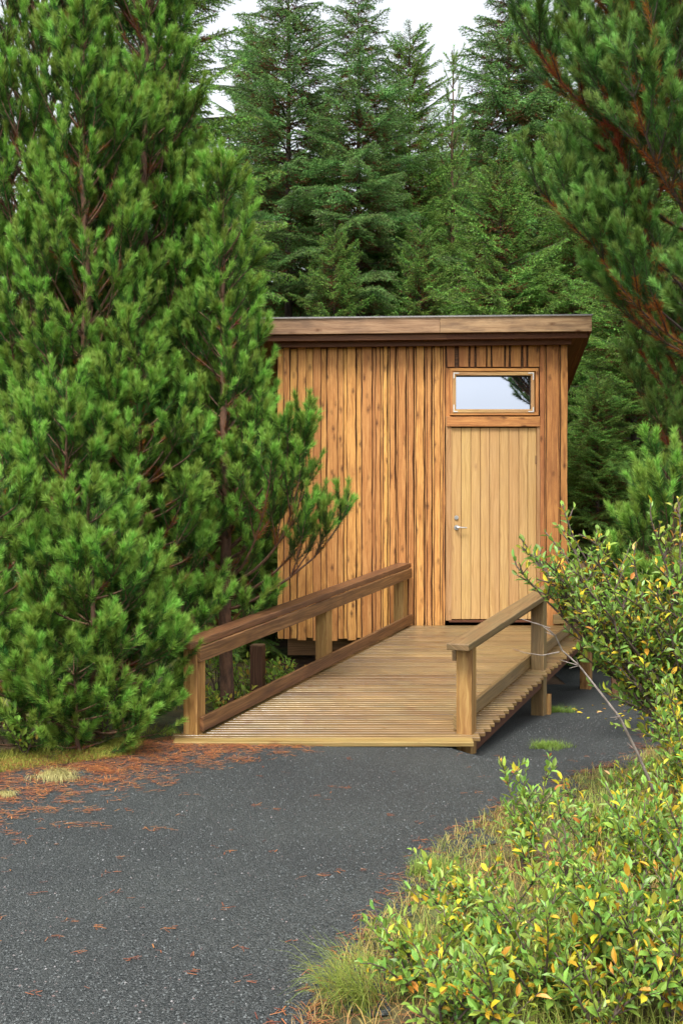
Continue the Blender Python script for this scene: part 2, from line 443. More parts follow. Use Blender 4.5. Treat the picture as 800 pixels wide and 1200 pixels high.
# ------------------------------------------------------------------ cabin
WY = 10.9
def wx(px): return (px - 400) * WY / F
def wz(py): return CAMZ + (600 - py) * WY / F
cabin = empty('cabin', (0, 0, 0))
tag(cabin, 'small windowless-sided wooden cabin with rough vertical boards and slanting roof', 'cabin')
cabin['label'] = 'small wooden cabin of rough vertical boards under a slanting plank-edged roof'
ZB, ZT = wz(748), 3.405
def waney(geo, x0, x1, z0, z1, y, thick, rng, wob=0.007, rim=0.010, mat=0, edge=1, seg=26):
    """vertical board with wavy bark edges, front at y - thick"""
    _bid[0] += 1
    gb = rng.random()
    p1, p2 = rng.random() * 100, rng.random() * 100
    zs = np.linspace(z0, z1, seg + 1)
    V = []; gu = []; gv = []
    for z in zs:
        w0 = mn.noise(Vector((z * 2.3, p1, 0))) * wob * 1.8 + mn.noise(Vector((z * 9, p1, 4))) * wob * 0.7
        w1 = mn.noise(Vector((z * 2.3, p2, 0))) * wob * 1.8 + mn.noise(Vector((z * 9, p2, 4))) * wob * 0.7
        r0 = rim * max(0.25, 0.85 + .9 * mn.noise(Vector((z * 4, p1, 9)))); r1 = rim * max(0.25, 0.85 + .9 * mn.noise(Vector((z * 4, p2, 9))))
        a, b = x0 + w0, x1 + w1
        row = [(a, y), (a, y - thick * 0.45), (a + r0, y - thick), (b - r1, y - thick), (b, y - thick * 0.45), (b, y)]
        for q in row:
            V.append((q[0], q[1], z)); gu.append(z); gv.append(q[0] - x0)
    Fc = []; mt = []
    for i in range(seg):
        for k in range(5):
            a = i * 6 + k
            Fc.append((a, a + 1, a + 7, a + 6)[::1]); mt.append(mat if k == 2 else edge)
    geo.add(V, Fc, mt, gu=gu, gv=gv, gb=gb)
    t = seg * 6
    geo.add([V[i] for i in range(6)] + [V[t + i] for i in range(6)], [(5, 4, 3, 2, 1, 0), (6, 7, 8, 9, 10, 11)], mat,
            gu=0, gv=0, gb=gb)
rb = random.Random(11)
g = Geo()
edges = [50, 65, 80, 97, 117, 152, 165, 190, 205, 235, 247, 272, 290, 308, 327, 351, 370, 395, 412, 440]
ed = [300 + e / 2 for e in edges] + [521.5]
# recessed layer (front face at WY), then raised boards
for i in range(len(ed) - 1):
    a, b = wx(ed[i]), wx(ed[i + 1])
    waney(g, a + 0.001, b - 0.001, ZB + rb.uniform(-.012, .006), ZT, WY + 0.03, 0.03, rb, wob=0.003, rim=0.005)
raised = [(65, 80), (97, 118), (133, 152), (165, 192), (212, 235), (247, 272), (279, 292), (297, 308), (312, 327), (331, 351),
          (355, 369), (374, 393), (399, 411), (416, 432), (436, 443)]
for a, b in raised:
    waney(g, wx(300 + a / 2), wx(300 + b / 2), ZB - 0.012 + rb.uniform(-.015, .01), ZT - 0.001, WY - 0.001, rb.uniform(.016, .026), rb, wob=0.0055, rim=0.009)
# right of the door
for a, b, m in ((634, 645, 2), (645, 656, 2), (656, 664, 2)):
    waney(g, wx(a) + 0.001, wx(b) - 0.001, ZB, ZT, WY + 0.03, 0.03, rb, wob=0.002, rim=0.004, mat=2)
for a, b in ((631.5, 637.5), (639, 654), (655.5, 664.3)):
    waney(g, wx(a), wx(b), ZB, ZT - 0.001, WY - 0.001, 0.022, rb, wob=0.004, rim=0.006, mat=2)
# short boards over the window
for a, b in ((90, 131), (147, 194), (201, 223), (228, 277), (280, 299), (302, 361), (366, 383), (387, 441), (447, 466), (470, 526)):
    waney(g, wx(500 + a / 4), wx(500 + b / 4), wz(430), ZT, WY - 0.001, rb.uniform(.018, .024), rb, wob=0.004, rim=0.006, mat=2, seg=6)
plank(g, (wx(521.5), WY + 0.022, (wz(431) + ZT) / 2), (wx(634), WY + 0.022, (wz(431) + ZT) / 2), ZT - wz(431), 0.03, up=(0, 1, 0), mat=1)
g.build('front_wall', [M['siding'], M['bark_edge'], M['siding_red']], cabin)

XL, XR, DEP = wx(326), wx(664), 2.2
SL = 0.45     # roof fall per metre
for s, X in ((0, XL), (1, XR)):
    g = Geo()
    y = WY + 0.035; k = 0
    while y < WY + DEP:
        w = min(rb.uniform(.10, .17), WY + DEP - y + 0.001)
        zt = ZT - (y - WY) * SL
        off = 0.0 if k % 2 else 0.018
        sgn = 1 if s else -1
        xx = X - sgn * 0.02
        plank(g, (xx + sgn * off, y + w / 2, ZB), (xx + sgn * off, y + w / 2, zt), w + (0.02 if off else 0), 0.02, up=(1, 0, 0))
        y += w; k += 1
    g.build('side_wall', [M['siding_red'] if s else M['siding']], cabin)
g = Geo()
plank(g, ((XL + XR) / 2 - 1.51, WY + DEP, (ZB + 2.4) / 2), ((XL + XR) / 2 + 1.51, WY + DEP, (ZB + 2.4) / 2), 2.4 - ZB, 0.03, up=(0, 1, 0))
g.build('back_wall', M['siding'], cabin)
g = Geo()
plank(g, (XL + 0.05, WY + 0.08, ZB + 0.05), (XL + 0.05, WY + DEP - .05, ZB + 0.05), 0.06, 0.06)
plank(g, ((XL + XR) / 2, WY + 0.045, ZB + 0.04), ((XL + XR) / 2, WY + DEP - 0.03, ZB + 0.04), XR - XL - 0.1, 0.05)
g.build('floor_frame', M['beam'], cabin)

# roof
RY0 = 10.65; ROL, ROR = -0.865, 2.60
def rz(x, y): return 3.466 + (x - ROL) / (ROR - ROL) * 0.035 - (y - RY0) * SL
roof_g = Geo()
def slab(geo, x0, x1, y0, y1, dz0, dz1, mat=0):
    V = []
    for (x, y) in ((x0, y0), (x1, y0), (x1, y1), (x0, y1)):
        V.append((x, y, rz(x, y) + dz0))
    for (x, y) in ((x0, y0), (x1, y0), (x1, y1), (x0, y1)):
        V.append((x, y, rz(x, y) + dz1))
    gu = [v[1] for v in V]; gv = [v[0] for v in V]
    geo.add(V, [(3, 2, 1, 0), (4, 5, 6, 7), (0, 1, 5, 4), (1, 2, 6, 5), (2, 3, 7, 6), (3, 0, 4, 7)], mat, gu=gu, gv=gv, gb=rb.random())
RY1 = WY + DEP + 0.3
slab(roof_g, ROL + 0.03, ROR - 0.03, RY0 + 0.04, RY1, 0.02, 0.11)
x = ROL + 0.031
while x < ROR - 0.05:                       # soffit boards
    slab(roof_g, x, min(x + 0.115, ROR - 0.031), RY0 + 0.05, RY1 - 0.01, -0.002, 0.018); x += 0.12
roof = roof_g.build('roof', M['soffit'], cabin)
# fascia, two pieces with a joint, and thin metal drip edge
def fboard(geo, x0, x1, y, z0, z1, th, tint=None, mat=0):
    zc = lambda x: rz(x, RY0)
    plank(geo, (x0, y, zc(x0) + (z0 + z1) / 2), (x1, y, zc(x1) + (z0 + z1) / 2), z1 - z0, th, up=(0, -1, 0), mat=mat, tint=tint)
for a, b_ in ((ROL, 1.02), (1.022, ROR)):
    g = Geo(); fboard(g, a, b_, RY0 + 0.015, 0.0, 0.165, 0.028); bevel(g.build('fascia_board', M['fascia'], roof), 0.003)
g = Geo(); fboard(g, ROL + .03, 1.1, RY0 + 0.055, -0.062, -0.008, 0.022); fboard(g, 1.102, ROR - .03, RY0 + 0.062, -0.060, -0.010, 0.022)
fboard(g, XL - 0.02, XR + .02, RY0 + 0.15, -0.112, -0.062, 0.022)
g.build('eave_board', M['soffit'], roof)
g = Geo()
slab(g, ROL - 0.01, ROR + 0.01, RY0 - 0.008, RY1 + 0.01, 0.167, 0.174)
g.build('roof_felt', M['felt'], roof)
g = Geo(); fboard(g, ROL - 0.005, ROR + 0.005, RY0 - 0.011, 0.160, 0.170, 0.004); g.build('drip_edge', M['zinc'], roof)
for X in (ROL + 0.014, ROR - 0.014):        # rake boards
    g = Geo()
    a = (X, RY0 + 0.031, rz(X, RY0) + 0.08 - 0.01); b_ = (X, RY1, rz(X, RY1) + 0.08)
    plank(g, a, b_, 0.025, 0.16, up=(0, 0, 1)); g.build('rake_board', M['soffit'], roof)
g = Geo()   # top plate hiding the slit between wall and roof
plank(g, (XL + 0.02, WY + 0.062, 3.35), (XR - 0.02, WY + 0.062, 3.35), 0.06, 0.08); g.build('top_plate', M['soffit'], cabin)

# door
DX0, DX1, DZ0, DZ1 = wx(527.5), wx(628.5), wz(727), wz(500.5)
door = None
g = Geo(); plank(g, (wx(523.8), WY + 0.012, wz(499)), (wx(523.8), WY + 0.012, wz(431)), wx(527.4) - wx(520.6), 0.02, up=(0, -1, 0)); g.build('window_trim', M['siding_red'], cabin)
g = Geo()
n_pl = 9
xs = [wx(500 + e / 4) for e in (110, 160, 205, 250, 293, 340, 383, 430, 472, 513)]
for i in range(n_pl):
    a, b_ = xs[i] + 0.0025, xs[i + 1] - 0.0025
    plank(g, ((a + b_) / 2, WY + 0.012, DZ0 + 0.012), ((a + b_) / 2, WY + 0.012, DZ1 - 0.008), b_ - a, 0.026, up=(0, -1, 0))
plank(g, ((DX0 + DX1) / 2, WY + 0.022, DZ0 + 0.014), ((DX0 + DX1) / 2, WY + 0.022, DZ1 - 0.01), DX1 - DX0 - .01, 0.02, up=(0, -1, 0), mat=1)
door = bevel(g.build('door', [M['door'], M['groove']], cabin), 0.003, 1)
g = Geo()
for X, w in ((wx(525.2), wx(528.6) - wx(522.2)), (wx(630.6), wx(633) - wx(628.6))):
    plank(g, (X, WY + 0.008, DZ0 - 0.0), (X, WY + 0.008, wz(488)), w, 0.05, up=(0, -1, 0))
g.build('door_frame', M['frame'], cabin)
g = Geo(); plank(g, (DX0 - 0.02, WY - 0.012, DZ0 - 0.006), (DX1 + 0.02, WY - 0.012, DZ0 - 0.006), 0.06, 0.02); g.build('door_sill', M['soffit'], cabin)
g = Geo(); plank(g, (wx(523), WY - 0.018, wz(494.3)), (wx(631.5), WY - 0.018, wz(494.3)), wz(488.5) - wz(500), 0.03, up=(0, -1, 0))
bevel(g.build('lintel_board', M['siding_red'], cabin), 0.003)
# handle and lock
hx, hz = wx(534.5), wz(618)
g = Geo()
def disc(geo, c, r, y0, y1, n=16, sx=1.0):
    V = []
    for y in (y0, y1):
        for k in range(n):
            t = 2 * math.pi * k / n; V.append((c[0] + math.cos(t) * r * sx, y, c[1] + math.sin(t) * r))
    Fc = [(k, (k + 1) % n, n + (k + 1) % n, n + k) for k in range(n)]
    geo.add(V, Fc); geo.add(V, [tuple(range(n - 1, -1, -1)), tuple(range(n, 2 * n))])
disc(g, (hx, hz), 0.026, WY - 0.002, WY - 0.012)
tubes(g, [(hx, WY - 0.01, hz), (hx, WY - 0.05, hz), (hx + 0.03, WY - 0.055, hz)], [(hx, WY - 0.055, hz), (hx + 0.03, WY - 0.056, hz + .002), (hx + 0.105, WY - 0.054, hz - .003)],
      [.009, .010, .009], [.009, .009, .0075], sides=10)
g.build('handle', M['steel'], door, smooth=False)
g = Geo(); disc(g, (hx - 0.002, hz + 0.105), 0.022, WY - 0.002, WY - 0.014); disc(g, (hx - 0.002, hz + 0.105), 0.009, WY - 0.014, WY - 0.020)
g.build('lock', M['steel'], door)
for py in (540, 690):
    g = Geo(); plank(g, (wx(627.3), WY - 0.006, wz(py + 4)), (wx(627.3), WY - 0.006, wz(py - 6)), 0.012, 0.014, up=(0, -1, 0))
    g.build('hinge', M['beam'], door)

# window
g = Geo()
def rect_frame(geo, x0, x1, z0, z1, w, y, th, mat=0):
    plank(geo, (x0, y, z1 - w / 2), (x1, y, z1 - w / 2), w, th, up=(0, -1, 0), mat=mat)
    plank(geo, (x0, y, z0 + w / 2), (x1, y, z0 + w / 2), w, th, up=(0, -1, 0), mat=mat)
    plank(geo, (x0 + w / 2, y + 0.001, z0 + w), (x0 + w / 2, y + 0.001, z1 - w), w, th, up=(0, -1, 0), mat=mat)
    plank(geo, (x1 - w / 2, y + 0.001, z0 + w), (x1 - w / 2, y + 0.001, z1 - w), w, th, up=(0, -1, 0), mat=mat)
rect_frame(g, wx(526.5), wx(630), wz(487), wz(432), 0.032, WY - 0.004, 0.06)
win = bevel(g.build('window', M['siding_red'], cabin), 0.003, 1)
g = Geo(); rect_frame(g, wx(529.6), wx(625), wz(484), wz(436.5), 0.036, WY - 0.014, 0.05)
bevel(g.build('sash', M['frame'], win), 0.003, 1)
g = Geo(); g.add([(wx(532.5), WY + 0.004, wz(480.5)), (wx(621.5), WY + 0.004, wz(480.5)), (wx(621.5), WY + 0.004, wz(440.5)), (wx(532.5), WY + 0.004, wz(440.5)),
                  (wx(532.5), WY + 0.012, wz(480.5)), (wx(621.5), WY + 0.012, wz(480.5)), (wx(621.5), WY + 0.012, wz(440.5)), (wx(532.5), WY + 0.012, wz(440.5))],
                 [(0, 1, 2, 3), (7, 6, 5, 4), (0, 4, 5, 1), (1, 5, 6, 2), (2, 6, 7, 3), (3, 7, 4, 0)])
g.build('pane', M['glass'], win)
g = Geo(); rect_frame(g, wx(532.3), wx(621.6), wz(480.6), wz(440.6), 0.008, WY - 0.004, 0.026); g.build('gasket', M['dark'], win)
for (px, py, sx, sz) in ((530.4, 437.2, 1, -1), (624.2, 437.2, -1, -1), (530.4, 483.3, 1, 1), (624.2, 483.3, -1, 1)):
    g = Geo(); x0, z0 = wx(px), wz(py); y = WY - 0.041
    L1 = rb.uniform(.045, .065); L2 = rb.uniform(.05, .08); w = 0.011
    plank(g, (x0, y, z0 + sz * w / 2), (x0 + sx * L1, y, z0 + sz * w / 2), w, 0.004, up=(0, -1, 0))
    plank(g, (x0 + sx * w / 2, y - .0005, z0 + sz * w), (x0 + sx * w / 2, y - .0005, z0 + sz * L2), w, 0.004, up=(0, -1, 0))
    g.build('corner_bracket', M['white_metal'], win)
# base: beams and piers
g = Geo(); plank(g, (wx(336), WY + 0.25, wz(759.5) - 0.004), (XR - 0.1, WY + 0.25, wz(759.5) - 0.004), 0.10, 0.2); bevel(g.build('base_beam', M['beam'], cabin))
g = Geo(); plank(g, (wx(336), WY + 1.9, wz(759.5) - 0.004), (XR - 0.1, WY + 1.9, wz(759.5) - 0.004), 0.10, 0.2); bevel(g.build('base_beam', M['beam'], cabin))
for X in (XL + 0.45, 0.9, XR - 0.3):
    for Y in (WY + 0.27, WY + 1.9):
        g = Geo(); plank(g, (X, Y, -0.35), (X, Y, wz(771) + 0.01), 0.12, 0.12, up=(0, 1, 0)); g.build('pier', M['beam'], cabin)

# ------------------------------------------------------------------ ramp
ramp_o = empty('wooden_ramp', (0, 7.0, 0))
tag(ramp_o, 'wooden plank ramp with handrails rising from the gravel path to the cabin door', 'ramp')
RS = 0.46
def lx(Y): return -1.025 + RS * (Y - 7.15)
def rx(Y): return 0.87 + 0.468 * (Y - 7.15)
def dzz(Y): return 0.068 + 0.0932 * (Y - 7.0)
def rp(geo, a, b, w, t, **k):
    o = np.array([0, 7.0, 0]); plank(geo, np.array(a) - o, np.array(b) - o, w, t, **k)
g = Geo()
Y = 7.075; i = 0; slope_up = (0, -0.0932, 1)
while Y < WY - 0.03:
    w = 0.095
    e1, e2 = rb.uniform(-.006, .006), rb.uniform(-.007, .007)
    dz = rb.uniform(-.0015, .0015)
    xl, xr = lx(Y) - 0.105 + e1, rx(Y) + 0.115 + e2
    if Y > 7.3:
        pass
    # two grooved halves make one board
    for s in (-1, 1):
        rp(g, (xl, Y + s * w * 0.253, dzz(Y + s * w * .253) - 0.014 + dz), (xr, Y + s * w * 0.253, dzz(Y + s * w * .253) - 0.014 + dz), w * 0.485, 0.028, up=slope_up, tint=(i * 0.618) % 1)
    Y += 0.1085; i += 1
deck = bevel(g.build('deck', M['deck'], ramp_o), 0.003, 1)
g = Geo()
rp(g, (-1.14, 6.985, 0.052), (0.895, 6.985, 0.052), 0.118, 0.030, up=slope_up)
bevel(g.build('front_plank', M['edge'], ramp_o), 0.004)
rdir = norm(np.array([RS, 1.0, 0.0932]))
for fx, off in ((lx, 0.0), (rx, 0.0), (lambda y: (lx(y) + rx(y)) / 2, 0.0)):
    g = Geo()
    a = (fx(7.12) + off, 7.12, dzz(7.12) - 0.031 - 0.06); b_ = (fx(WY - .05) + off, WY - .05, dzz(WY - .05) - 0.031 - 0.06)
    rp(g, a, b_, 0.045, 0.12); g.build('joist', M['beam'], ramp_o)
g = Geo(); a = (rx(7.2) + .035, 7.2, dzz(7.2) - 0.09); b_ = (rx(10.8) + .035, 10.8, dzz(10.8) - 0.09); rp(g, a, b_, 0.03, 0.11); g.build('skirt_board', M['soffit'], ramp_o)
yaw = math.atan(RS)
pd = np.array([math.sin(yaw), math.cos(yaw), 0])
RAILH = 0.655
POSTS = []
def post(fx, Y, zb, ztop, w, mat, dx=0.0, d=None):
    g = Geo(); x = fx(Y) + dx
    rp(g, (x, Y, zb), (x, Y, ztop), w, d or w, up=tuple(pd))
    return bevel(g.build('post', M[mat], ramp_o), 0.006)
pw = 0.112
post(lx, 7.15, 0.03, dzz(7.15) + RAILH - 0.05, pw, 'post')
post(lx, 9.04, -0.30, dzz(9.04) + RAILH - 0.05, pw, 'post')
post(lx, 10.72, -0.3, dzz(10.72) + RAILH - 0.05, pw, 'post')
post(rx, 7.15, -0.12, dzz(7.15) + RAILH - 0.05, pw, 'post')
post(rx, 8.95, -0.30, dzz(8.95) + RAILH - 0.05, 0.115, 'rail', dx=0.01)
post(rx, 10.74, -0.35, dzz(10.74) + RAILH - 0.05, 0.11, 'post', dx=0.01)
pside = np.array([math.cos(yaw), -math.sin(yaw), 0])
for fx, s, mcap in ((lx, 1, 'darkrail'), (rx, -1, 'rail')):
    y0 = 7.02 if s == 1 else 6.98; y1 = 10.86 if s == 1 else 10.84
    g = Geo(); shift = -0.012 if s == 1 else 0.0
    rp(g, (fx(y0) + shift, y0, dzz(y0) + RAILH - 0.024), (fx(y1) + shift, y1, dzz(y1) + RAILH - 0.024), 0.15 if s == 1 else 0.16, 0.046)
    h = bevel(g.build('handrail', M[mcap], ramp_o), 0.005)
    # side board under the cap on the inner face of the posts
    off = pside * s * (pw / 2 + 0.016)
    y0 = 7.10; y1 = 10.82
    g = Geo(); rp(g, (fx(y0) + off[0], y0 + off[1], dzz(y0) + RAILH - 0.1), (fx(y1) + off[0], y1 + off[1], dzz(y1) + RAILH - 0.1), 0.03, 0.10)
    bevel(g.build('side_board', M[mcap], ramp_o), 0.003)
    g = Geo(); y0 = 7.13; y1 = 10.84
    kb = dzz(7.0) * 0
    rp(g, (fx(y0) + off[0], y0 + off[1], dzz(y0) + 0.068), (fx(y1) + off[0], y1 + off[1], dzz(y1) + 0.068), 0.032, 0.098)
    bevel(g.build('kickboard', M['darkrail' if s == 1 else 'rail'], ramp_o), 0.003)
g = Geo(); rp(g, (wx(646), WY - 0.07, dzz(10.85) + 0.06), (wx(676), WY - 0.07, dzz(10.85) + 0.06), 0.04, 0.10); bevel(g.build('end_board', M['rail'], ramp_o), 0.004)
# little knee piece behind the right middle post, on the ground
g = Geo(); rp(g, (rx(8.98) + 0.085, 9.0, -0.2), (rx(8.98) + 0.085, 9.0, 0.02), 0.05, 0.05, up=tuple(pd)); g.build('cleat', M['post'], ramp_o)

def lone_post(px, Y, ytop, w, label, mat='oldpost'):
    X = (px - 400) * Y / F; z1 = CAMZ + (600 - ytop) * Y / F
    r = empty('wooden_post', (X, Y, float(hgt(X, Y)) - 0.1))
    tag(r, label, 'post')
    g = Geo(); plank(g, (0, 0, 0), (0, 0, z1 - r.location.z - 0.012), w, w, up=(0.2, 1, 0)); bevel(g.build('shaft', M[mat], r), 0.006)
    g = Geo(); plank(g, (0, 0, z1 - r.location.z - 0.0119), (0, 0, z1 - r.location.z), w * 0.94, w * 0.94, up=(0.2, 1, 0)); bevel(g.build('end_grain', M['fascia'], r), 0.004)
lone_post(302, 9.3, 755, 0.115, 'short dark wooden post standing in the greenery behind the left rail')
lone_post(723, 10.2, 737, 0.12, 'brown wooden post behind the willow shrub, right of the ramp', 'oldpost')

# ------------------------------------------------------------------ needle foliage
def needles(geo, A, B, dens, L, W, age, tint, rng, th0=0.6, th1=0.95, mat=1, tipbias=True):
    """A,B (n,3) segments; dens needles per metre (array), L length array, age array"""
    A = np.asarray(A, float); B = np.asarray(B, float)
    if len(A) == 0: return
    ln = np.linalg.norm(B - A, axis=1)
    cnt = rng.poisson(np.maximum(ln * dens, 0.01))
    idx = np.repeat(np.arange(len(A)), cnt)
    n = len(idx)
    if n == 0: return
    t = rng.random(n)
    P = A[idx] + (B - A)[idx] * t[:, None]
    d = norm(B - A)[idx]
    ref = rng.normal(size=(n, 3))
    rad = norm(np.cross(d, ref))
    th = th0 + (th1 - th0) * rng.random(n)
    D = d * np.cos(th)[:, None] + rad * np.sin(th)[:, None]
    l = L[idx] * (0.75 + 0.4 * rng.random(n))
    side = norm(np.cross(D, rng.normal(size=(n, 3)))) * (W * (0.8 + 0.4 * rng.random(n)))[:, None] * 0.5
    V = np.stack([P - side, P + side, P + D * l[:, None] + side * 0.25], 1)
    a = np.clip(age[idx] + rng.normal(size=n) * 0.05, 0, 1); tn = np.clip(tint[idx] + rng.normal(size=n) * 0.12, 0, 1)
    geo.add(V.reshape(-1, 3), (np.arange(n)[:, None] * 3 + np.array([[0, 1, 2]])), mat, age=np.repeat(a, 3), tint=np.repeat(tn, 3))

class Tree:
    def __init__(s): s.w = []; s.nd = []; s.tip = []

def rot_about(v, k, a):
    c, sn = math.cos(a), math.sin(a)
    return v * c + np.cross(k, v) * sn + k * np.dot(k, v) * (1 - c)

def grow_pine(T, p, d, L, r, lvl, P, rg):
    n = max(2, int(round(L / 0.085))); st = L / n
    pts = [p]; dirs = [d]
    for i in range(n):
        d = d + UP * P['up'] * st * (1.4 if lvl else 0.8) + np.array([rg.gauss(0, 1), rg.gauss(0, 1), rg.gauss(0, 1)]) * 0.05
        d = d / math.sqrt(d @ d)
        p = p + d * st; pts.append(p); dirs.append(d)
    tint = rg.random(); rgk = rg.uniform(.8, 1.15)
    for i in range(n):
        s0 = i * st; srem = L - s0 - st / 2
        ra = r * (1 - 0.75 * s0 / L) ; rbb = r * (1 - 0.75 * (s0 + st) / L)
        T.w.append((pts[i], pts[i + 1], ra, rbb))
        if srem < P['leafy']:
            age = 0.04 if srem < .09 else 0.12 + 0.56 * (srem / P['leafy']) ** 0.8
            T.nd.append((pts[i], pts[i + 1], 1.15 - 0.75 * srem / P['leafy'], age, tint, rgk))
        elif srem < P['leafy'] + P['deadlen'] and rg.random() < P['dead']:
            T.nd.append((pts[i], pts[i + 1], rg.uniform(.3, .7) * P.get('dk', 1), rg.choice((.72, .93, .93, .97)), tint, 0.95))
    if lvl >= P['maxlvl']:
        T.tip.append((p - d * .03, d, tint)); return
    # laterals in little whorls
    pos = P['sp'] * rg.uniform(0.6, 1.1) + (0.25 * L if lvl == 0 else 0)
    while pos < L - 0.05:
        i = min(int(pos / st), n - 1)
        rem = L - pos
        dd = dirs[i + 1]; q = pts[i] + (pts[i + 1] - pts[i]) * (pos / st - i)
        k0 = np.cross(dd, UP); k0 = k0 / max(math.sqrt(k0 @ k0), 1e-6)
        for sgn in (-1, 1):
            if rg.random() < 0.12: continue
            ll = (rem * 0.62 + 0.08) * rg.uniform(0.75, 1.15)
            if ll < 0.09: continue
            ax = np.cross(k0, dd)
            nd = rot_about(dd, ax / math.sqrt(ax @ ax), sgn * rg.uniform(0.5, 0.85))
            nd = nd + UP * rg.uniform(-0.1, 0.35); nd /= math.sqrt(nd @ nd)
            grow_pine(T, q, nd, ll, max(r * 0.55, 0.0028), lvl + 1, P, rg)
        if rg.random() < P['third']:
            ll = (rem * 0.5 + 0.1) * rg.uniform(0.7, 1.1)
            nd = dd * 0.6 + UP * 0.7; nd /= math.sqrt(nd @ nd)
            grow_pine(T, q, nd, ll, max(r * 0.5, 0.0028), lvl + 1, P, rg)
        pos += P['sp'] * rg.uniform(0.8, 1.25)
    # terminal cluster
    if lvl < 9: T.tip.append((p - d * .03, d, tint))
    else: T.tip.append((p - d * .03, d, tint)); return
    for k in range(rg.choice((1, 2, 3))):
        az = rg.uniform(0, 6.28)
        nd = d + np.array([math.cos(az), math.sin(az), 0.25]) * rg.uniform(.3, .5); nd /= math.sqrt(nd @ nd)
        grow_pine(T, pts[-2], nd, rg.uniform(0.12, 0.26), 0.003, 9, P, rg)

def pine(name, X, Y, H, prof, label, seed, needle_mat='needle', density=900, nl=0.060, nw=0.0038, z0=0.3, whorl=0.30, nb=6, P=None, azfilter=None, trunk_r=None,
         el0=0.35, lean=0.0, extra=(), bark='bark', group=None, cat='pine tree'):
    rg = random.Random(seed); rng = np.random.default_rng(seed)
    PP = dict(up=1.35, leafy=0.33, deadlen=0.5, dead=0.6, sp=0.27, third=0.5, maxlvl=2)
    if P: PP.update(P)
    T = Tree()
    gz = float(hgt(X, Y)) - 0.05
    root = empty(name, (X, Y, gz))
    tag(root, label, cat, group)
    tr = trunk_r or (0.012 + H * 0.011)
    # trunk polyline
    pts = []; n = max(6, int(H / 0.3)); off = np.zeros(2)
    for i in range(n + 1):
        z = H * i / n
        off = off + np.array([rg.gauss(0, 0.012) + lean * H / n, rg.gauss(0, 0.012)])
        pts.append(np.array([off[0], off[1], z]))
    def at(z):
        t = min(max(z / H, 0), 0.9999) * n; i = int(t); return pts[i] + (pts[i + 1] - pts[i]) * (t - i)
    z = z0
    while z < H - 0.12:
        f = z / H
        rr = prof(z)
        m = nb if rr > 0.5 else max(3, nb - 1)
        a0 = rg.uniform(0, 6.28)
        for k in range(m):
            az = a0 + 6.283 * k / m + rg.uniform(-.3, .3)
            if azfilter and not azfilter(az, z): continue
            L = rr * rg.uniform(0.72, 1.12)
            if L < 0.12: L = 0.12 + rg.random() * 0.08
            e = el0 + 0.55 * f + rg.uniform(-.12, .12)
            d = np.array([math.cos(az) * math.cos(e), math.sin(az) * math.cos(e), math.sin(e)])
            grow_pine(T, at(z + rg.uniform(-.05, .05)), d, L, 0.006 + L * 0.007, 0, PP, rg)
        z += whorl * rg.uniform(0.75, 1.2) * (1.0 if z < H * 0.7 else 0.8)
    for (z, az, L, e) in extra:
        grow_pine(T, at(z), np.array([math.cos(az) * math.cos(e), math.sin(az) * math.cos(e), math.sin(e)]), L, .014, 0, PP, rg)
    # leader
    grow_pine(T, at(H - 0.28), np.array([0.02, 0, 1.0]), 0.34, 0.008, 9, PP, rg)
    g = Geo()
    tubes(g, pts[:-1], pts[1:], [tr * (1 - 0.93 * i / n) for i in range(n)], [tr * (1 - 0.93 * (i + 1) / n) for i in range(n)], sides=9, tint=.5, age=.5)
    g.build('trunk', M['bark'], root, smooth=True)
    g = Geo()
    W = T.w
    tubes(g, [w[0] for w in W], [w[1] for w in W], [w[2] for w in W], [w[3] for w in W], mat=0, sides=4)
    nd = T.nd
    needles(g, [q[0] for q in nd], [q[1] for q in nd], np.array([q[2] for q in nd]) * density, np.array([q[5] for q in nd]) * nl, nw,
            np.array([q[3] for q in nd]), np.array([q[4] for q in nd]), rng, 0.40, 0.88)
    tp = T.tip; m = len(tp); ta = np.array([q[0] for q in tp]); td = np.array([q[1] for q in tp])
    needles(g, ta, ta + td * .035, np.full(m, 55 / .035 * density / 900), np.full(m, nl * 1.08), nw * 1.05, np.full(m, .03), np.array([q[2] for q in tp]), rng, .05, .85)
    o = g.build('crown', [M[bark], M[needle_mat]], root)
    print(name, len(T.w), 'wood', sum(len(f) for f, m in g.F), 'faces')
    return root

def prof(*pairs):
    zs = [p[0] for p in pairs]; rs = [p[1] for p in pairs]
    return lambda z: float(np.interp(z, zs, rs))
def PX(px, Y): return (px - 400) * Y / F

G1 = 'pines along the left side of the path'
pine('pine_tree', PX(40, 8.6), 8.6, 7.6, prof((0, .9), (1, 1.4), (3, 1.5), (5, 1.35), (6.4, 1.0), (7.4, .4)),
     'tallest pine at the left edge of the photo, orange bark showing between its branches', 21, z0=0.9, group=G1, P=dict(dead=.5))
pine('pine_tree', PX(160, 8.9), 8.9, 7.2, prof((0, .9), (1, 1.2), (2.5, 1.35), (4, 1.05), (5.2, .8), (6.3, .62), (7.1, .25)),
     'tall full pine whose top leaves the photo left of the sky gap', 22, z0=1.0, group=G1, P=dict(dead=.35))
pine('pine_tree', PX(262, 8.35), 8.35, 4.6, prof((0, .5), (.8, .75), (1.5, .92), (2.1, .85), (2.6, .58), (3.1, .48), (4.0, .38), (4.6, .2)),
     'mid-height pine nearest the cabin, its branches reaching over the wall boards', 23, z0=.75, group=G1, whorl=.24,
     extra=((.95, -.35, 1.45, .12), (1.15, -.6, 1.5, .2), (1.35, -.25, 1.4, .22), (1.2, -.85, 1.4, .15), (1.6, -.5, 1.3, .25), (1.05, -.1, 1.2, .2)))
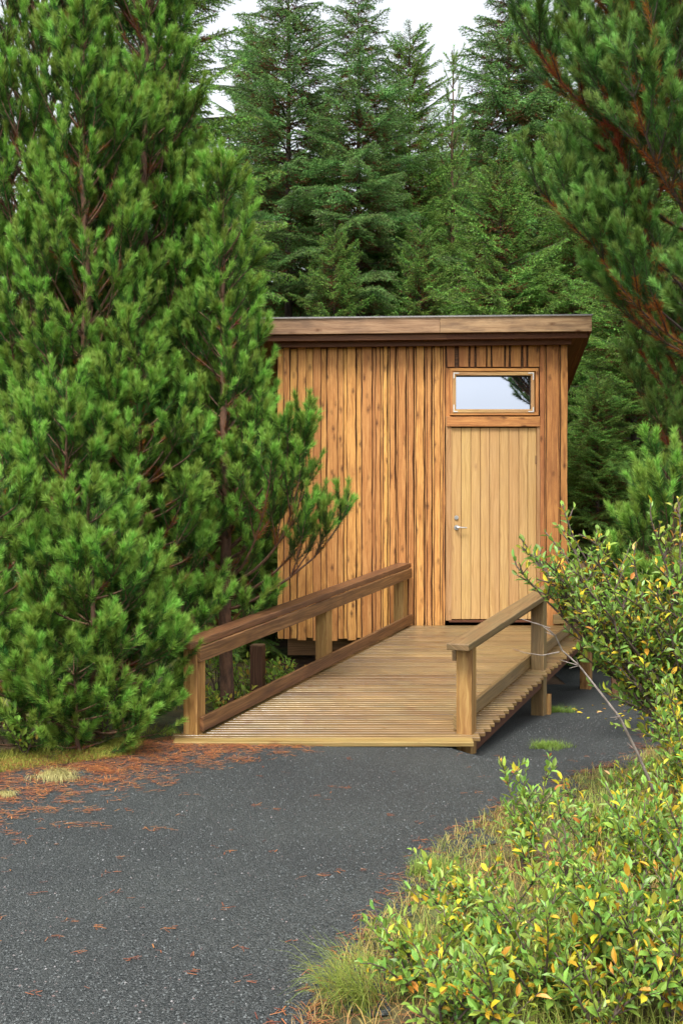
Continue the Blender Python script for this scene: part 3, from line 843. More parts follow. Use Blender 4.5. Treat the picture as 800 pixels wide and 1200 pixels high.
pine('pine_tree', PX(225, 9.3), 9.3, 5.5, prof((0, .5), (.8, .7), (2.6, 1.0), (4.0, .6), (5.5, .2)),
     'slim pine standing just behind the mid-height pine nearest the cabin', 29, z0=1.2, group=G1, whorl=.27)
pine('pine_tree', PX(92, 8.0), 8.0, 5.6, prof((0, .5), (1.5, .9), (3, 1.0), (4.2, .7), (5.5, .25)),
     'dense pine in front of and between the two tallest left pines', 30, z0=1.6, group=G1, whorl=.27)
pine('pine_tree', PX(158, 7.75), 7.75, 2.95, prof((0, .65), (1, .85), (2, .68), (2.9, .25)),
     'bushy pine in the middle of the left group with its tip halfway up the photo', 24, z0=.25, group=G1, el0=.02, whorl=.22, density=900)
pine('pine_tree', PX(72, 7.3), 7.3, 2.5, prof((0, .7), (1, .8), (1.8, .5), (2.4, .2)),
     'narrow upright pine in front of the tallest pine at the left edge', 25, z0=.3, group=G1, whorl=.22, density=900)
pine('pine_tree', PX(105, 6.95), 6.95, 1.8, prof((0, .6), (.8, .68), (1.3, .42), (1.8, .18)),
     'low bushy pine nearest the gravel at the left', 26, z0=.10, group=G1, el0=.02, whorl=.18, density=900, P=dict(leafy=.36))
pine('pine_tree', PX(-20, 6.9), 6.9, 1.9, prof((0, .6), (1, .6), (1.8, .25)),
     'small pine cut by the left edge of the photo', 27, z0=.15, group=G1, el0=.02, whorl=.2, density=900)
pine('pine_tree', PX(25, 6.75), 6.75, .95, prof((0, .45), (.5, .45), (.9, .2)),
     'lowest pine sprigs spreading over the moss near the left edge', 36, z0=.05, group=G1, el0=-.05, whorl=.15, density=900)
pine('pine_tree', PX(95, 6.75), 6.75, .7, prof((0, .42), (.4, .4), (.7, .2)),
     'lowest pine sprigs spreading over the moss between the left edge and the ramp', 37, z0=.05, group=G1, el0=-.05, whorl=.15, density=900)
pine('pine_tree', PX(142, 7.1), 7.1, 1.15, prof((0, .48), (.6, .5), (1.1, .2)),
     'lowest pine, its sprigs touching the front post of the left rail', 28, z0=.08, group=G1, el0=.02, whorl=.17, density=900)

# right side
fr = lambda az, z: True
pine('pine_tree', PX(872, 8.3), 8.3, 8.4, prof((0, .5), (1.8, .6), (2.4, 1.1), (3.0, 1.9), (4.0, 2.2), (4.6, 3.0), (5.6, 3.1), (6.4, 2.3), (8, .6)),
     'large pine leaning in from the upper right with rusty dead needles inside', 31, 'needle_blue', z0=2.9, nl=.066, nb=5,
     extra=((3.2, 3.14, 2.9, .5), (3.0, 2.85, 2.6, .4), (3.6, 3.4, 2.9, .5), (4.2, 3.25, 2.7, .4), (4.8, 3.05, 2.5, .35), (3.9, 3.7, 2.6, .45), (3.4, 2.95, 2.3, .15), (2.95, 3.3, 1.9, .2)),
     P=dict(dk=1.8, dead=.97, deadlen=1.3, leafy=.38, up=.7, sp=.25, third=.5), el0=-.02, whorl=.46, bark='bark_dark')
pine('pine_tree', PX(785, 7.2), 7.2, 2.1, prof((0, .6), (1.2, .7), (1.7, .4), (2.0, .2)),
     'young bright green pine behind the willow shrub at the right edge', 32, z0=.5, whorl=.24, density=900, P=dict(leafy=.36))
pine('pine_tree', PX(815, 9.6), 9.6, 4.4, prof((0, .8), (1.2, .9), (2.6, .95), (4.3, .2)),
     'dim pine with brown twigs in the shade right of the cabin', 33, 'needle_blue', z0=.7, P=dict(dk=1.5, dead=.97, deadlen=1.1, leafy=.22), whorl=.34)
# thin pine among the spruces
pine('pine_tree', PX(529, 17.5), 17.5, 9.75, prof((0, .9), (5, .8), (7.5, .6), (9.6, .22)),
     'thin sparse pine with a reddish trunk between the spruces behind the cabin', 34, 'needle_blue', z0=3.6, nl=.055, nw=.006, density=230, nb=5, whorl=.42,
     P=dict(dead=.8, maxlvl=1, leafy=.4), trunk_r=.09, el0=.5)
# tree behind the photographer that the window mirrors
pine('pine_tree', 5.55, -3.2, 6.2, prof((0, .5), (1.5, 1.0), (3, 1.1), (4.2, 1.15), (5, .75), (6, .2)),
     'pine mirrored dark in the right of the window pane', 35, 'needle_blue', z0=1.5, density=330, nw=.004, whorl=.52, nb=5, P=dict(sp=.35, up=.8))

# ------------------------------------------------------------------ spruces
def spruce_branch(L, rg, rng, droop, coarse=False):
    """template branch along +x in the xz plane; returns Geo-like arrays"""
    W = []; A = []; B = []; AG = []; TI = []
    n = max(4, int(L / 0.1)); st = L / n
    p = np.zeros(3); e = droop[0]
    pts = [p]
    for i in range(n):
        t = (i + 1) / n
        ee = droop[0] + (droop[1] - droop[0]) * t
        p = p + np.array([math.cos(ee), rg.gauss(0, .05), math.sin(ee)]) * st; pts.append(p)
    for i in range(n):
        W.append((pts[i], pts[i + 1], 0.012 * (L / 1.2) * (1 - i / n) + .002, 0.012 * (L / 1.2) * (1 - (i + 1) / n) + .002))
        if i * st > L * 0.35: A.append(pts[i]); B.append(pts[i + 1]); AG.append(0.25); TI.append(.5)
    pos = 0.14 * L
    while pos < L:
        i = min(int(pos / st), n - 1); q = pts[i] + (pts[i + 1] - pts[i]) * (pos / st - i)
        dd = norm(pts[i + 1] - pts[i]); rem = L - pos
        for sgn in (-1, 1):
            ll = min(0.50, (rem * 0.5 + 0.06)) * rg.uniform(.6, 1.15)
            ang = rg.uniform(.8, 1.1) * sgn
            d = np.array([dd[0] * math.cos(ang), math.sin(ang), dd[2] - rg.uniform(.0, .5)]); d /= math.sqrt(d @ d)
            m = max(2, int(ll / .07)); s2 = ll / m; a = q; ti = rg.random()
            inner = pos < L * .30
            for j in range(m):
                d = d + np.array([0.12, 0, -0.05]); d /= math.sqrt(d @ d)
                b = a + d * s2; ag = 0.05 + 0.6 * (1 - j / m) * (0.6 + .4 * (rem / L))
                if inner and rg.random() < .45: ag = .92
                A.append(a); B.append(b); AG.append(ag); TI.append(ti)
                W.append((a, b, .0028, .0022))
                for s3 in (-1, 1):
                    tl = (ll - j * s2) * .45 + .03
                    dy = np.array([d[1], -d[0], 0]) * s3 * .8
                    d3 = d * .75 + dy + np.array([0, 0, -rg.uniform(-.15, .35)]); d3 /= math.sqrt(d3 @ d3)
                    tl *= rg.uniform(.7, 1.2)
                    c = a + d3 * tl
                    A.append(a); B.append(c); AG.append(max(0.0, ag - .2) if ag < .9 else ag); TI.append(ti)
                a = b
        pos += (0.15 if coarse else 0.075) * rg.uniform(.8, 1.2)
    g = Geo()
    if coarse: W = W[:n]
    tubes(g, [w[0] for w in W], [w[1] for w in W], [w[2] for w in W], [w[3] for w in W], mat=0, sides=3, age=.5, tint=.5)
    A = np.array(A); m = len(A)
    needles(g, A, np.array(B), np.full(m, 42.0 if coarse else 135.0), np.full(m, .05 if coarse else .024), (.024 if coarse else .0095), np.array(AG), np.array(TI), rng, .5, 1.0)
    V = np.concatenate(g.V)
    T = [(f, mm) for f, mm in g.F]
    att = {k: np.concatenate(x) for k, x in g.att.items()}
    return V, T, att

def make_bank(seed, droop, dk=False):
    rg = random.Random(seed); rng = np.random.default_rng(seed)
    return {L: [spruce_branch(L, rg, rng, (droop[0] + rg.uniform(-.1, .1), droop[1] + rg.uniform(-.1, .15)), dk) for _ in range(2)] for L in (.35, .7, 1.1, 1.6)}

def spruce_mesh(H, Rmax, z0, bank, seed, mat, spacing=.21, nb=7, top_taper=1.0, name='spruce'):
    """returns (trunk mesh, crown mesh)"""
    rg = random.Random(seed)
    g = Geo()
    z = z0
    while z < H - 0.1:
        f = (z - z0) / (H - z0)
        r = Rmax * (1 - f) ** (0.66 * top_taper) * min(1, 0.72 + f * 2.2) + .10
        a0 = rg.uniform(0, 6.28)
        for k in range(nb if r > .35 else 4):
            az = a0 + 6.283 * k / nb + rg.uniform(-.35, .35)
            L = r * rg.uniform(.45, 1.3)
            key = min(bank, key=lambda q: abs(math.log(q / L))); V, T, att = rg.choice(bank[key])
            s = L / key; pitch = -0.25 + 0.95 * f + rg.uniform(-.15, .15); roll = rg.uniform(-.35, .35)
            Mx = (Matrix.Rotation(az, 3, 'Z') @ Matrix.Rotation(-pitch, 3, 'Y') @ Matrix.Rotation(roll, 3, 'X'))
            Mn = np.array(Mx) * s
            V2 = V @ Mn.T + np.array([0, 0, z + rg.uniform(-.06, .06)])
            jit = rg.uniform(-.2, .2)
            off = g.n
            g.V.append(V2.astype(np.float32))
            for ff, mm in T: g.F.append((ff + off, mm))
            for kk in ('age', 'tint'):
                g.att.setdefault(kk, []).append(np.clip(att[kk] + (jit if kk == 'tint' else 0), 0, 1))
            g.n += len(V2)
        z += spacing * rg.uniform(.8, 1.2) * (1 - .35 * f)
    o = g.build(name + '_crown_src', [M['bark_dark'], M[mat]])
    me = o.data; bpy.data.objects.remove(o)
    print('spruce faces', len(me.polygons))
    gt = Geo(); n = 14
    pts = [np.array([rg.gauss(0, .004), rg.gauss(0, .004), H * i / n]) for i in range(n + 1)]
    r0 = .02 + H * .0085
    tubes(gt, pts[:-1], pts[1:], [r0 * (1 - .96 * i / n) for i in range(n)], [r0 * (1 - .96 * (i + 1) / n) for i in range(n)], sides=8)
    o = gt.build('t', M['bark_dark'], smooth=True); mt = o.data; bpy.data.objects.remove(o)
    return mt, me

bankA = make_bank(51, (-.05, -.15)); bankB = make_bank(52, (.1, -.45))
SP = {'a': (9.0,) + spruce_mesh(9.0, 2.1, .5, bankA, 61, 'spruce'),
      'b': (9.8,) + spruce_mesh(9.8, 1.95, 1.6, bankB, 62, 'spruce_blue', spacing=.235, nb=6),
      'c': (6.6,) + spruce_mesh(6.6, 1.75, .3, bankA, 63, 'spruce', spacing=.2)}
def spruce(px, Y, H, proto, rz, label, wid=1.0):
    X = PX(px, Y); h0, mt, mc = SP[proto]; s = H / h0
    r = empty('spruce_tree', (X, Y, float(hgt(X, Y)) - .05), rz)
    r.scale = (s * wid, s * wid, s)
    tag(r, label, 'spruce tree', 'spruces behind the cabin')
    link(bpy.data.objects.new('trunk', mt), r); link(bpy.data.objects.new('crown', mc), r)
spruce(338, 16.5, 11.2, 'b', .4, 'tall bluish spruce rising past the top of the photo right of the left sky gap')
spruce(420, 15.8, 10.2, 'b', 2.1, 'tall bluish spruce rising past the top of the photo above the middle of the cabin', .95)
spruce(480, 17, 10.0, 'a', 3.3, 'spruce with its thin tip in the sky left of the thin pine', .85)
spruce(596, 18.5, 12.0, 'b', 5.0, 'tall dark spruce rising past the top of the photo right of the main sky gap', 1.1)
spruce(586, 14.7, 7.1, 'c', .9, 'light green spruce just behind the roof above the door', .95)
spruce(392, 14.6, 6.0, 'c', 2.6, 'short light green spruce just behind the left half of the roof', .8)
spruce(492, 15.0, 6.2, 'c', 4.3, 'short spruce behind the middle of the roof, left of the one above the door', .8)
spruce(672, 15.5, 8.2, 'a', 1.7, 'dark spruce beyond the right eave of the cabin')
spruce(742, 13.2, 6.2, 'c', 3.5, 'shaded spruce right of the cabin below the rusty pine branches')
spruce(700, 12.4, 3.6, 'c', 5.5, 'smallest spruce, deep in the shade against the right cabin wall')
spruce(186, 13.0, 11.5, 'a', .2, 'spruce behind the left pines with drooping twigs against the sky', .75)
spruce(268, 15.0, 6.6, 'c', 5.1, 'spruce showing low between the left pines and the cabin roof', .85)
spruce(300, 20, 11.5, 'a', 1.2, 'spruce far back, just left of the tall bluish one beside the left sky gap', .8)
spruce(375, 20.5, 10.4, 'a', 4.4, 'spruce far back between the two tall bluish ones', .9)
spruce(450, 21, 10.3, 'b', 1.9, 'spruce far back between the thin tipped spruce and the tall bluish one', .9)
spruce(560, 21, 10.0, 'a', 2.9, 'spruce far back just right of the thin pine', .8)
spruce(640, 19.5, 11.6, 'a', .5, 'spruce far back whose top fades out above the right pine branches', .9)
spruce(715, 18, 10.6, 'b', 3.9, 'bluish spruce far back behind the right pine')
spruce(790, 16.5, 9.8, 'a', 5.2, 'spruce behind the right pine at the right edge of the photo')
spruce(512, 22, 9.9, 'a', 2.2, 'spruce far back directly behind the thin pine', .9)
spruce(545, 23, 11.2, 'b', .3, 'spruce furthest back in the gap right of the thin pine', .9)
spruce(275, 12.6, 3.4, 'c', 1.1, 'small shaded spruce beside the left wall of the cabin', 1.0)

# far wood behind everything: one mass
def far_wood():
    rg = random.Random(99)
    g = Geo()
    bank = make_bank(53, (-.05, -.25), True)
    small = {k: v for k, v in bank.items()}
    for i in range(50):
        Y = rg.uniform(22, 33); px = -200 + 1200 * (i + rg.random()) / 50
        X = PX(px, Y); H = rg.uniform(9.5, 12.5) * (Y / 27); gz = float(hgt(X, Y))
        z = .2
        while z < H - .1:
            f = z / H; r = 2.4 * (1 - f) ** .8 + .1
            for k in range(7):
                az = rg.uniform(0, 6.28); L = r * rg.uniform(.8, 1.1)
                V, T, att = rg.choice(small[min(small, key=lambda q: abs(math.log(q / L)))])
                Mn = np.array(Matrix.Rotation(az, 3, 'Z') @ Matrix.Rotation(.25 - .9 * f, 3, 'Y'))
                off = g.n; V2 = V @ Mn.T + np.array([X, Y, gz + z]); g.V.append(V2.astype(np.float32))
                for ff, mm in T: g.F.append((ff + off, mm))
                for kk in ('age', 'tint'): g.att.setdefault(kk, []).append(att[kk])
                g.n += len(V2)
            z += .36
    o = g.build('forest', [M['bark_dark'], M['spruce_blue']])
    print('forest', len(o.data.polygons))
    tag(o, 'dark conifer forest filling the gaps far behind the cabin', 'forest', kind='stuff')
far_wood()

# ------------------------------------------------------------------ leafy shrubs
def leaves(geo, P, D, Nn, L, Wd, age, tint, rng, mat=1, fold=.25):
    """pointed oval leaves: P base, D direction, Nn normal"""
    P = np.asarray(P, float); n = len(P)
    if n == 0: return
    D = norm(D); Nn = norm(Nn - D * np.sum(Nn * D, 1, keepdims=True)); S = np.cross(D, Nn)
    prof_ = [(0, 0, 0), (.28, .36, 1), (.62, .44, 1), (1, 0, 0)]
    L = np.asarray(L)[:, None]; Wd = np.asarray(Wd)[:, None]
    curl = (rng.random((n, 1)) * .25 - .02)
    def pt(t, w, up):
        return P + D * L * t + S * Wd * w + Nn * (L * (abs(w) * fold) - L * curl * t * t) * 1.0
    V = np.stack([pt(0, 0, 0), pt(.26, -.38, 1), pt(.26, 0, 0), pt(.26, .38, 1), pt(.62, -.45, 1), pt(.62, 0, 0), pt(.62, .45, 1), pt(1, 0, 0)], 1)
    o = (np.arange(n) * 8)[:, None]
    q = np.concatenate([o + np.array([[1, 2, 5, 4]]), o + np.array([[2, 3, 6, 5]])])
    t = np.concatenate([o + np.array([[0, 2, 1]]), o + np.array([[0, 3, 2]]), o + np.array([[4, 5, 7]]), o + np.array([[5, 6, 7]])])
    off = geo.n
    geo.add(V.reshape(-1, 3), q, mat, age=np.repeat(age, 8), tint=np.repeat(tint, 8))
    geo.F.append(((t + off).astype(np.int32), np.full(len(t), mat, np.int32)))

def shrub(name, X, Y, z, stems, label, seed, leaf='leaf', LL=.042, LW=.0175, spacing=.014, yellow=.12, stem_mat='stem', group=None, cat='shrub', leafr=.24, third=0):
    """stems: list of (dx, dy, dz tip offsets, sub) ; builds arching stems with leaves"""
    rg = random.Random(seed); rng = np.random.default_rng(seed)
    root = empty(name, (X, Y, z)); tag(root, label, cat, group)
    W = []; LP = []; LD = []; LN = []; LA = []; LT = []; LS = []
    def axis(p, d, L, r, lvl, tgt=None):
        n = max(3, int(L / .05)); st = L / n; pts = [p]; dirs = []
        for i in range(n):
            if tgt is not None:
                to = tgt - p; to = to / max(math.sqrt(to @ to), 1e-5)
                d = d * .80 + to * .20
            d = d + np.array([rg.gauss(0, .07), rg.gauss(0, .07), rg.gauss(.02, .06)]); d /= math.sqrt(d @ d)
            p = p + d * st; pts.append(p); dirs.append(d)
        for i in range(n):
            W.append((pts[i], pts[i + 1], r * (1 - .7 * i / n), r * (1 - .7 * (i + 1) / n)))
        leafy = min(L, leafr + .1 * lvl) if lvl < 2 else L
        yl = rg.random() * .35
        s = L - leafy
        k = rg.randint(0, 5)
        while s < L:
            i = min(int(s / st), n - 1); q = pts[i] + (pts[i + 1] - pts[i]) * (s / st - i); dd = dirs[i]
            az = k * 2.4; k += 1
            k0 = np.cross(dd, np.array([.3, .2, .93])); k0 /= max(math.sqrt(k0 @ k0), 1e-5); k1 = np.cross(dd, k0)
            rad = k0 * math.cos(az) + k1 * math.sin(az)
            t = (s - (L - leafy)) / leafy
            op = 1.15 - .75 * t ** 2 + rg.gauss(0, .15)
            ld = dd * math.cos(op) + rad * math.sin(op) + np.array([0, 0, .18])
            LP.append(q); LD.append(ld); LN.append(dd + UP * .5 + np.array([rg.gauss(0, .25), rg.gauss(0, .25), 0]))
            a = yl + rg.random() * .35
            if rg.random() < yellow * (1.6 - t): a = rg.uniform(.7, 1.0)
            LA.append(a); LT.append(rg.random()); LS.append(rg.uniform(.45, 1.3) * (1.0 - .25 * abs(t - .6)))
            s += spacing * rg.uniform(.7, 1.3)
        if lvl < 2:
            pos = L * (.30 if lvl == 0 else .2)
            while pos < L - .05:
                i = min(int(pos / st), n - 1); q = pts[i]; dd = dirs[i]
                az = rg.uniform(0, 6.28); v = np.array([math.cos(az), math.sin(az), rg.uniform(0, .8)])
                d2 = dd * .7 + v * .75; d2 /= math.sqrt(d2 @ d2)
                axis(q, d2, ((L - pos) * .42 + .07) * rg.uniform(.6, 1.1), r * .55, lvl + 1)
                pos += (.11 if lvl == 0 else .09) * rg.uniform(.7, 1.3)
    for (dx, dy, dz) in stems:
        tip = np.array([dx, dy, dz], float); L = math.sqrt(tip @ tip) * 1.08
        d0 = tip / L + np.array([0, 0, .55]); d0 /= math.sqrt(d0 @ d0)
        p0 = np.array([rg.gauss(0, .004), rg.gauss(0, .004), -.02])
        axis(p0, d0, L, .0035 + L * .005, 0, tip)
    g = Geo()
    tubes(g, [w[0] for w in W], [w[1] for w in W], [w[2] for w in W], [w[3] for w in W], sides=5)
    g.build('stems', M[stem_mat], root, smooth=True)
    g = Geo(); LS_ = np.array(LS)
    leaves(g, np.array(LP), np.array(LD), np.array(LN), LL * LS_, LW * LS_ * rng.uniform(.85, 1.2, len(LS_)), np.array(LA), np.array(LT), rng, mat=0)
    g.build('leaves', M[leaf], root)
    print(name, len(LP), 'leaves')
    return root

GW = 'willow shrubs on the right side of the path'
r0 = random.Random(5)
def fan(n, dx0, dx1, dy0, dy1, z0, z1, rg=r0):
    return [(rg.uniform(dx0, dx1), rg.uniform(dy0, dy1), rg.uniform(z0, z1)) for _ in range(n)]
# big shrub leaning in front of the right rail
bx, by = 2.05, 5.45
def tip(px, py, Y, bz=0.08):
    return (PX(px, Y) - bx, Y - by, CAMZ + (600 - py) * Y / F - bz)
big = [tip(625, 655, 5.5), tip(640, 690, 5.3), tip(665, 640, 5.6), tip(700, 640, 5.5), tip(720, 700, 5.2), tip(690, 700, 5.5), tip(745, 650, 5.4), tip(770, 610, 5.3),
       tip(795, 600, 5.2), tip(760, 700, 5.1), tip(800, 660, 5.1), tip(820, 700, 5.0), tip(790, 760, 5.0), tip(668, 610, 5.7), tip(735, 740, 5.2), tip(700, 765, 5.3), tip(830, 620, 5.3),
       tip(650, 668, 5.2), tip(612, 668, 5.35), tip(622, 648, 5.45), tip(640, 668, 5.35), tip(648, 712, 5.35), tip(665, 680, 5.25), tip(685, 635, 5.5), tip(705, 715, 5.3), tip(630, 705, 5.4), tip(655, 695, 5.4), tip(672, 720, 5.4), tip(648, 640, 5.6), tip(690, 660, 5.3), tip(715, 670, 5.5), tip(680, 672, 5.2), tip(780, 640, 5.5), tip(810, 760, 4.9), tip(775, 815, 4.9), tip(790, 870, 4.8)]
w = shrub('willow_shrub', bx, by, .08, big, 'largest willow shrub, arching from the right edge across the end of the right rail', 71, LL=.051, LW=.022, yellow=.2, group=GW, spacing=.021)
# bare branch of the shrub
def bare():
    g = Geo(); P0 = [(765, 925, 5.2), (745, 880, 5.15), (725, 840, 5.1), (700, 808, 5.1), (678, 780, 5.1), (658, 762, 5.1), (650, 745, 5.05), (640, 735, 5.0), (610, 725, 5.0)]
    P1 = [(655, 764, 5.1), (635, 768, 5.05), (615, 765, 5.0), (600, 760, 5.0)]
    def c(q): Y = q[2]; return np.array([PX(q[0], Y) - bx, Y - by, CAMZ + (600 - q[1]) * Y / F - .08])
    for PP_, r_ in ((P0, .008), (P1, .0035)):
        Q = [c(q) for q in PP_]; n = len(Q) - 1
        tubes(g, Q[:-1], Q[1:], [r_ * (1 - .8 * i / n) for i in range(n)], [r_ * (1 - .8 * (i + 1) / n) for i in range(n)], sides=6)
    rg = random.Random(8)
    for k in range(14):
        i = rg.randint(1, 7); a = c(P0[i]); d = np.array([rg.uniform(-1, .3), rg.gauss(0, .5), rg.uniform(-.3, .8)]) * rg.uniform(.04, .12)
        tubes(g, [a], [a + d], [.003], [.001], sides=4)
    o = g.build('bare_branch', M['grey_stem'], w, smooth=True); o['label'] = 'bare grey leafless branch'
bare()
def sh(px, py, Y, n, wdt, zt, label, seed, **k):
    X = PX(px, Y); zb = float(hgt(X, Y))
    return shrub('willow_shrub', X, Y, zb, fan(int(n * 1.4), -wdt, wdt, -wdt, wdt, zt * .45, zt), label, seed, group=GW, leafr=.45, **k)
sh(615, 0, 4.35, 6, .15, .50, 'upright willow shrub standing furthest out over the gravel, halfway down the right verge', 72)
sh(690, 0, 4.5, 6, .2, .36, 'small willow shrub close behind the upright one on the right verge', 73)
sh(492, 0, 3.4, 8, .22, .27, 'low willow shrub at the bottom edge, nearest the path', 74, yellow=.2, LL=.042)
sh(568, 0, 3.5, 8, .28, .37, 'low dense willow shrub at the bottom, second from the path', 75, yellow=.16)
sh(672, 0, 3.7, 8, .28, .44, 'bushy willow shrub at the bottom in the middle of the verge', 76, yellow=.12)
sh(775, 0, 3.6, 9, .26, .55, 'willow shrub in the bottom right corner', 77, yellow=.14)
sh(770, 0, 4.2, 10, .26, .52, 'tall willow shrub at the right edge below the largest one', 78, yellow=.2)
sh(830, 0, 4.7, 8, .24, .75, 'willow shrub cut by the right edge above the bottom right corner', 79, yellow=.25)
sh(740, 0, 5.3, 4, .14, .24, 'small willow shrub under the bare grey branch', 80)
sh(810, 0, 5.2, 6, .2, .42, 'willow shrub at the right edge beneath the largest one', 81, yellow=.22)
sh(520, 0, 3.1, 11, .25, .32, 'lowest willow shrub cut by the bottom edge of the photo', 84, yellow=.15)
sh(640, 0, 3.15, 12, .26, .40, 'willow shrub cut by the bottom edge, right of the lowest one', 85, yellow=.15)
sh(740, 0, 3.15, 12, .26, .46, 'willow shrub cut by the bottom edge beside the corner', 86, yellow=.15)
sh(590, 0, 2.98, 6, .24, .33, 'leafy willow sprigs rising from the bottom edge between the two cut shrubs', 88, yellow=.18)
sh(705, 0, 2.98, 6, .26, .40, 'leafy willow shrub cut by the bottom edge, second from the corner', 89, yellow=.15)
sh(790, 0, 3.05, 7, .24, .46, 'willow shrub filling the very corner at the bottom right', 90, yellow=.2)
sh(552, 0, 4.0, 5, .14, .30, 'small willow tuft at the foot of the upright shrub', 82, yellow=.3, LL=.04)
sh(625, 0, 5.4, 3, .07, .16, 'tiny green seedling on the gravel beyond the upright willow', 83)
# undergrowth behind the left rail
def under(px, Y, n, wdt, zt, label, seed, **k):
    X = PX(px, Y); zb = float(hgt(X, Y))
    return shrub('leafy_plant', X, Y, zb, fan(n, -wdt, wdt, -wdt, wdt, zt * .55, zt), label, seed, leaf='shade_leaf', group='low leafy plants behind the left rail', cat='plant', LL=.062, LW=.032, spacing=.03, **k)
under(262, 8.3, 6, .22, .32, 'leafy undergrowth plant behind the lower end of the left rail', 91, yellow=.25)
under(288, 9.7, 8, .28, .5, 'leafy plant just behind the short dark post', 92, yellow=.15)
under(345, 9.5, 8, .28, .36, 'yellow-green leafy plant between the short dark post and the cabin beam', 93, yellow=.4)
under(318, 10.2, 7, .28, .42, 'leafy plant at the left corner of the cabin', 94, yellow=.1)
under(318, 8.8, 6, .2, .24, 'low leafy plant just in front of the short dark post', 98, yellow=.2)
under(275, 8.6, 6, .2, .28, 'low leafy plant nearest the lower end of the left rail', 99, yellow=.3)
under(255, 10.0, 8, .35, .9, 'tall leafy plant in the shade behind the left rail', 95, yellow=.1)
under(120, 7.0, 6, .25, .42, 'dark broad-leaved plant under the left pines', 96, yellow=.05)
under(30, 6.7, 7, .28, .40, 'dark broad-leaved plant at the left edge under the pines', 97, yellow=.05)
for o in COL.objects:
    if o.name.startswith('leafy_plant') and 'pines' in o.get('label', ''): o['group'] = 'low leafy plants under the left pines'

# ------------------------------------------------------------------ grass, moss, litter
def blades(name, X, Y, Z, L, W, az, lean, age, tint, mat, seg=4):
    n = len(X); g = Geo()
    P = np.stack([X, Y, Z], 1); h = np.stack([np.cos(az), np.sin(az), np.zeros(n)], 1); s = np.stack([-np.sin(az), np.cos(az), np.zeros(n)], 1)
    rows = []; pos = P.copy(); e = np.full(n, 1.45)
    for i in range(seg + 1):
        w = W * (1 - i / seg) ** .7 * .5 + .0002
        rows.append(pos - s * w[:, None]); rows.append(pos + s * w[:, None])
        e = 1.45 - lean * ((i + 1) / seg) ** 1.3
        pos = pos + (h * np.cos(e)[:, None] + UP * np.sin(e)[:, None]) * (L / seg)[:, None]
    V = np.stack(rows, 1); k = 2 * (seg + 1)
    o = (np.arange(n) * k)[:, None]
    Fc = np.concatenate([o + np.array([[2 * i, 2 * i + 1, 2 * i + 3, 2 * i + 2]]) for i in range(seg)])
    g.add(V.reshape(-1, 3), Fc, 0, age=np.repeat(age, k), tint=np.repeat(tint, k))
    return g.build(name, M[mat])
def verge_grass():
    n = 34000
    y = 2.85 + 4.35 * nr.random(n) ** 1.25; x = path_right(y) - .14 + (nr.random(n) ** 1.2) * 2.0
    k = in_view(x, y, 120); x, y = x[k], y[k]
    cl = np.sin(x * 5.3 + 1.2 * y) * np.cos(y * 4.1 - x) ; k = nr.random(len(x)) < (.55 + .45 * cl); x, y = x[k], y[k]; cl = cl[k]
    n = len(x); edge = np.clip((x - path_right(y)) / .5, 0, 1)
    L = (.08 + .25 * nr.random(n)) * np.interp(y, [2.9, 3.5, 4.6], [.45, 1, .6]) * (.45 + .55 * edge)
    age = np.clip(.28 + .48 * nr.random(n) + .35 * (np.sin(x * 3.1 + 2) * np.sin(y * 2.7) > .2) + .15 * (1 - edge), 0, 1)
    o = blades('grass', x, y, hgt(x, y) - .01, L, .0022 + .002 * nr.random(n), nr.random(n) * 6.28, .5 + 1.7 * nr.random(n), age, nr.random(n), 'grass')
    tag(o, 'long yellow-green grass growing among the willow shrubs on the verge', 'grass', kind='stuff')
verge_grass()
def tuft_patch(name, px, Y, rx_, ry_, n, L0, label, cat, mat='grass', age0=.1, w=.002, lean=1.2, dirx=None):
    X = PX(px, Y); a = nr.random(n) * 6.28; r = nr.random(n) ** .75 * (.62 + .38 * np.sin(3 * a + px) * np.cos(2 * a + Y * 3))
    x = X + np.cos(a) * r * rx_ ; y = Y + np.sin(a) * r * ry_
    az = nr.random(n) * 6.28 if dirx is None else dirx + nr.normal(size=n) * .5
    o = blades(name, x, y, hgt(x, y) + .0, L0 * (.5 + .7 * nr.random(n)), np.full(n, w), az, lean * (.5 + nr.random(n)), np.clip(age0 + .25 * nr.random(n), 0, 1), nr.random(n), mat)
    return tag(o, label, cat)
tuft_patch('grass_patch', 640, 7.35, .22, .16, 1100, .06, 'small fine green grass patch on the gravel right of the ramp', 'grass patch', age0=.1, w=.0016)
tuft_patch('grass_patch', 505, 4.55, .20, .22, 1200, .075, 'small grass patch on the gravel left of the upright willow', 'grass patch', age0=.2, w=.0016)
tuft_patch('grass_patch', 425, 3.35, .2, .2, 260, .26, 'wispy long grass at the bottom edge of the path beside the lowest willow', 'grass patch', age0=.35, w=.0022, lean=1.6, dirx=3.0)
tuft_patch('grass_patch', 650, 9.2, .28, .2, 900, .07, 'moss-green grass patch around the foot of the middle right post', 'grass patch', age0=.05, w=.002)
tuft_patch('dry_grass_tuft', 66, 6.2, .17, .08, 800, .13, 'pale dry grass tuft lying on the gravel edge below the left pines', 'grass tuft', 'straw', 0, .002, 2.2, -1.0)
tuft_patch('dry_grass_tuft', 8, 5.85, .07, .05, 260, .08, 'smaller pale dry tuft at the left edge of the photo', 'grass tuft', 'straw', 0, .002, 2.2, -1.0)
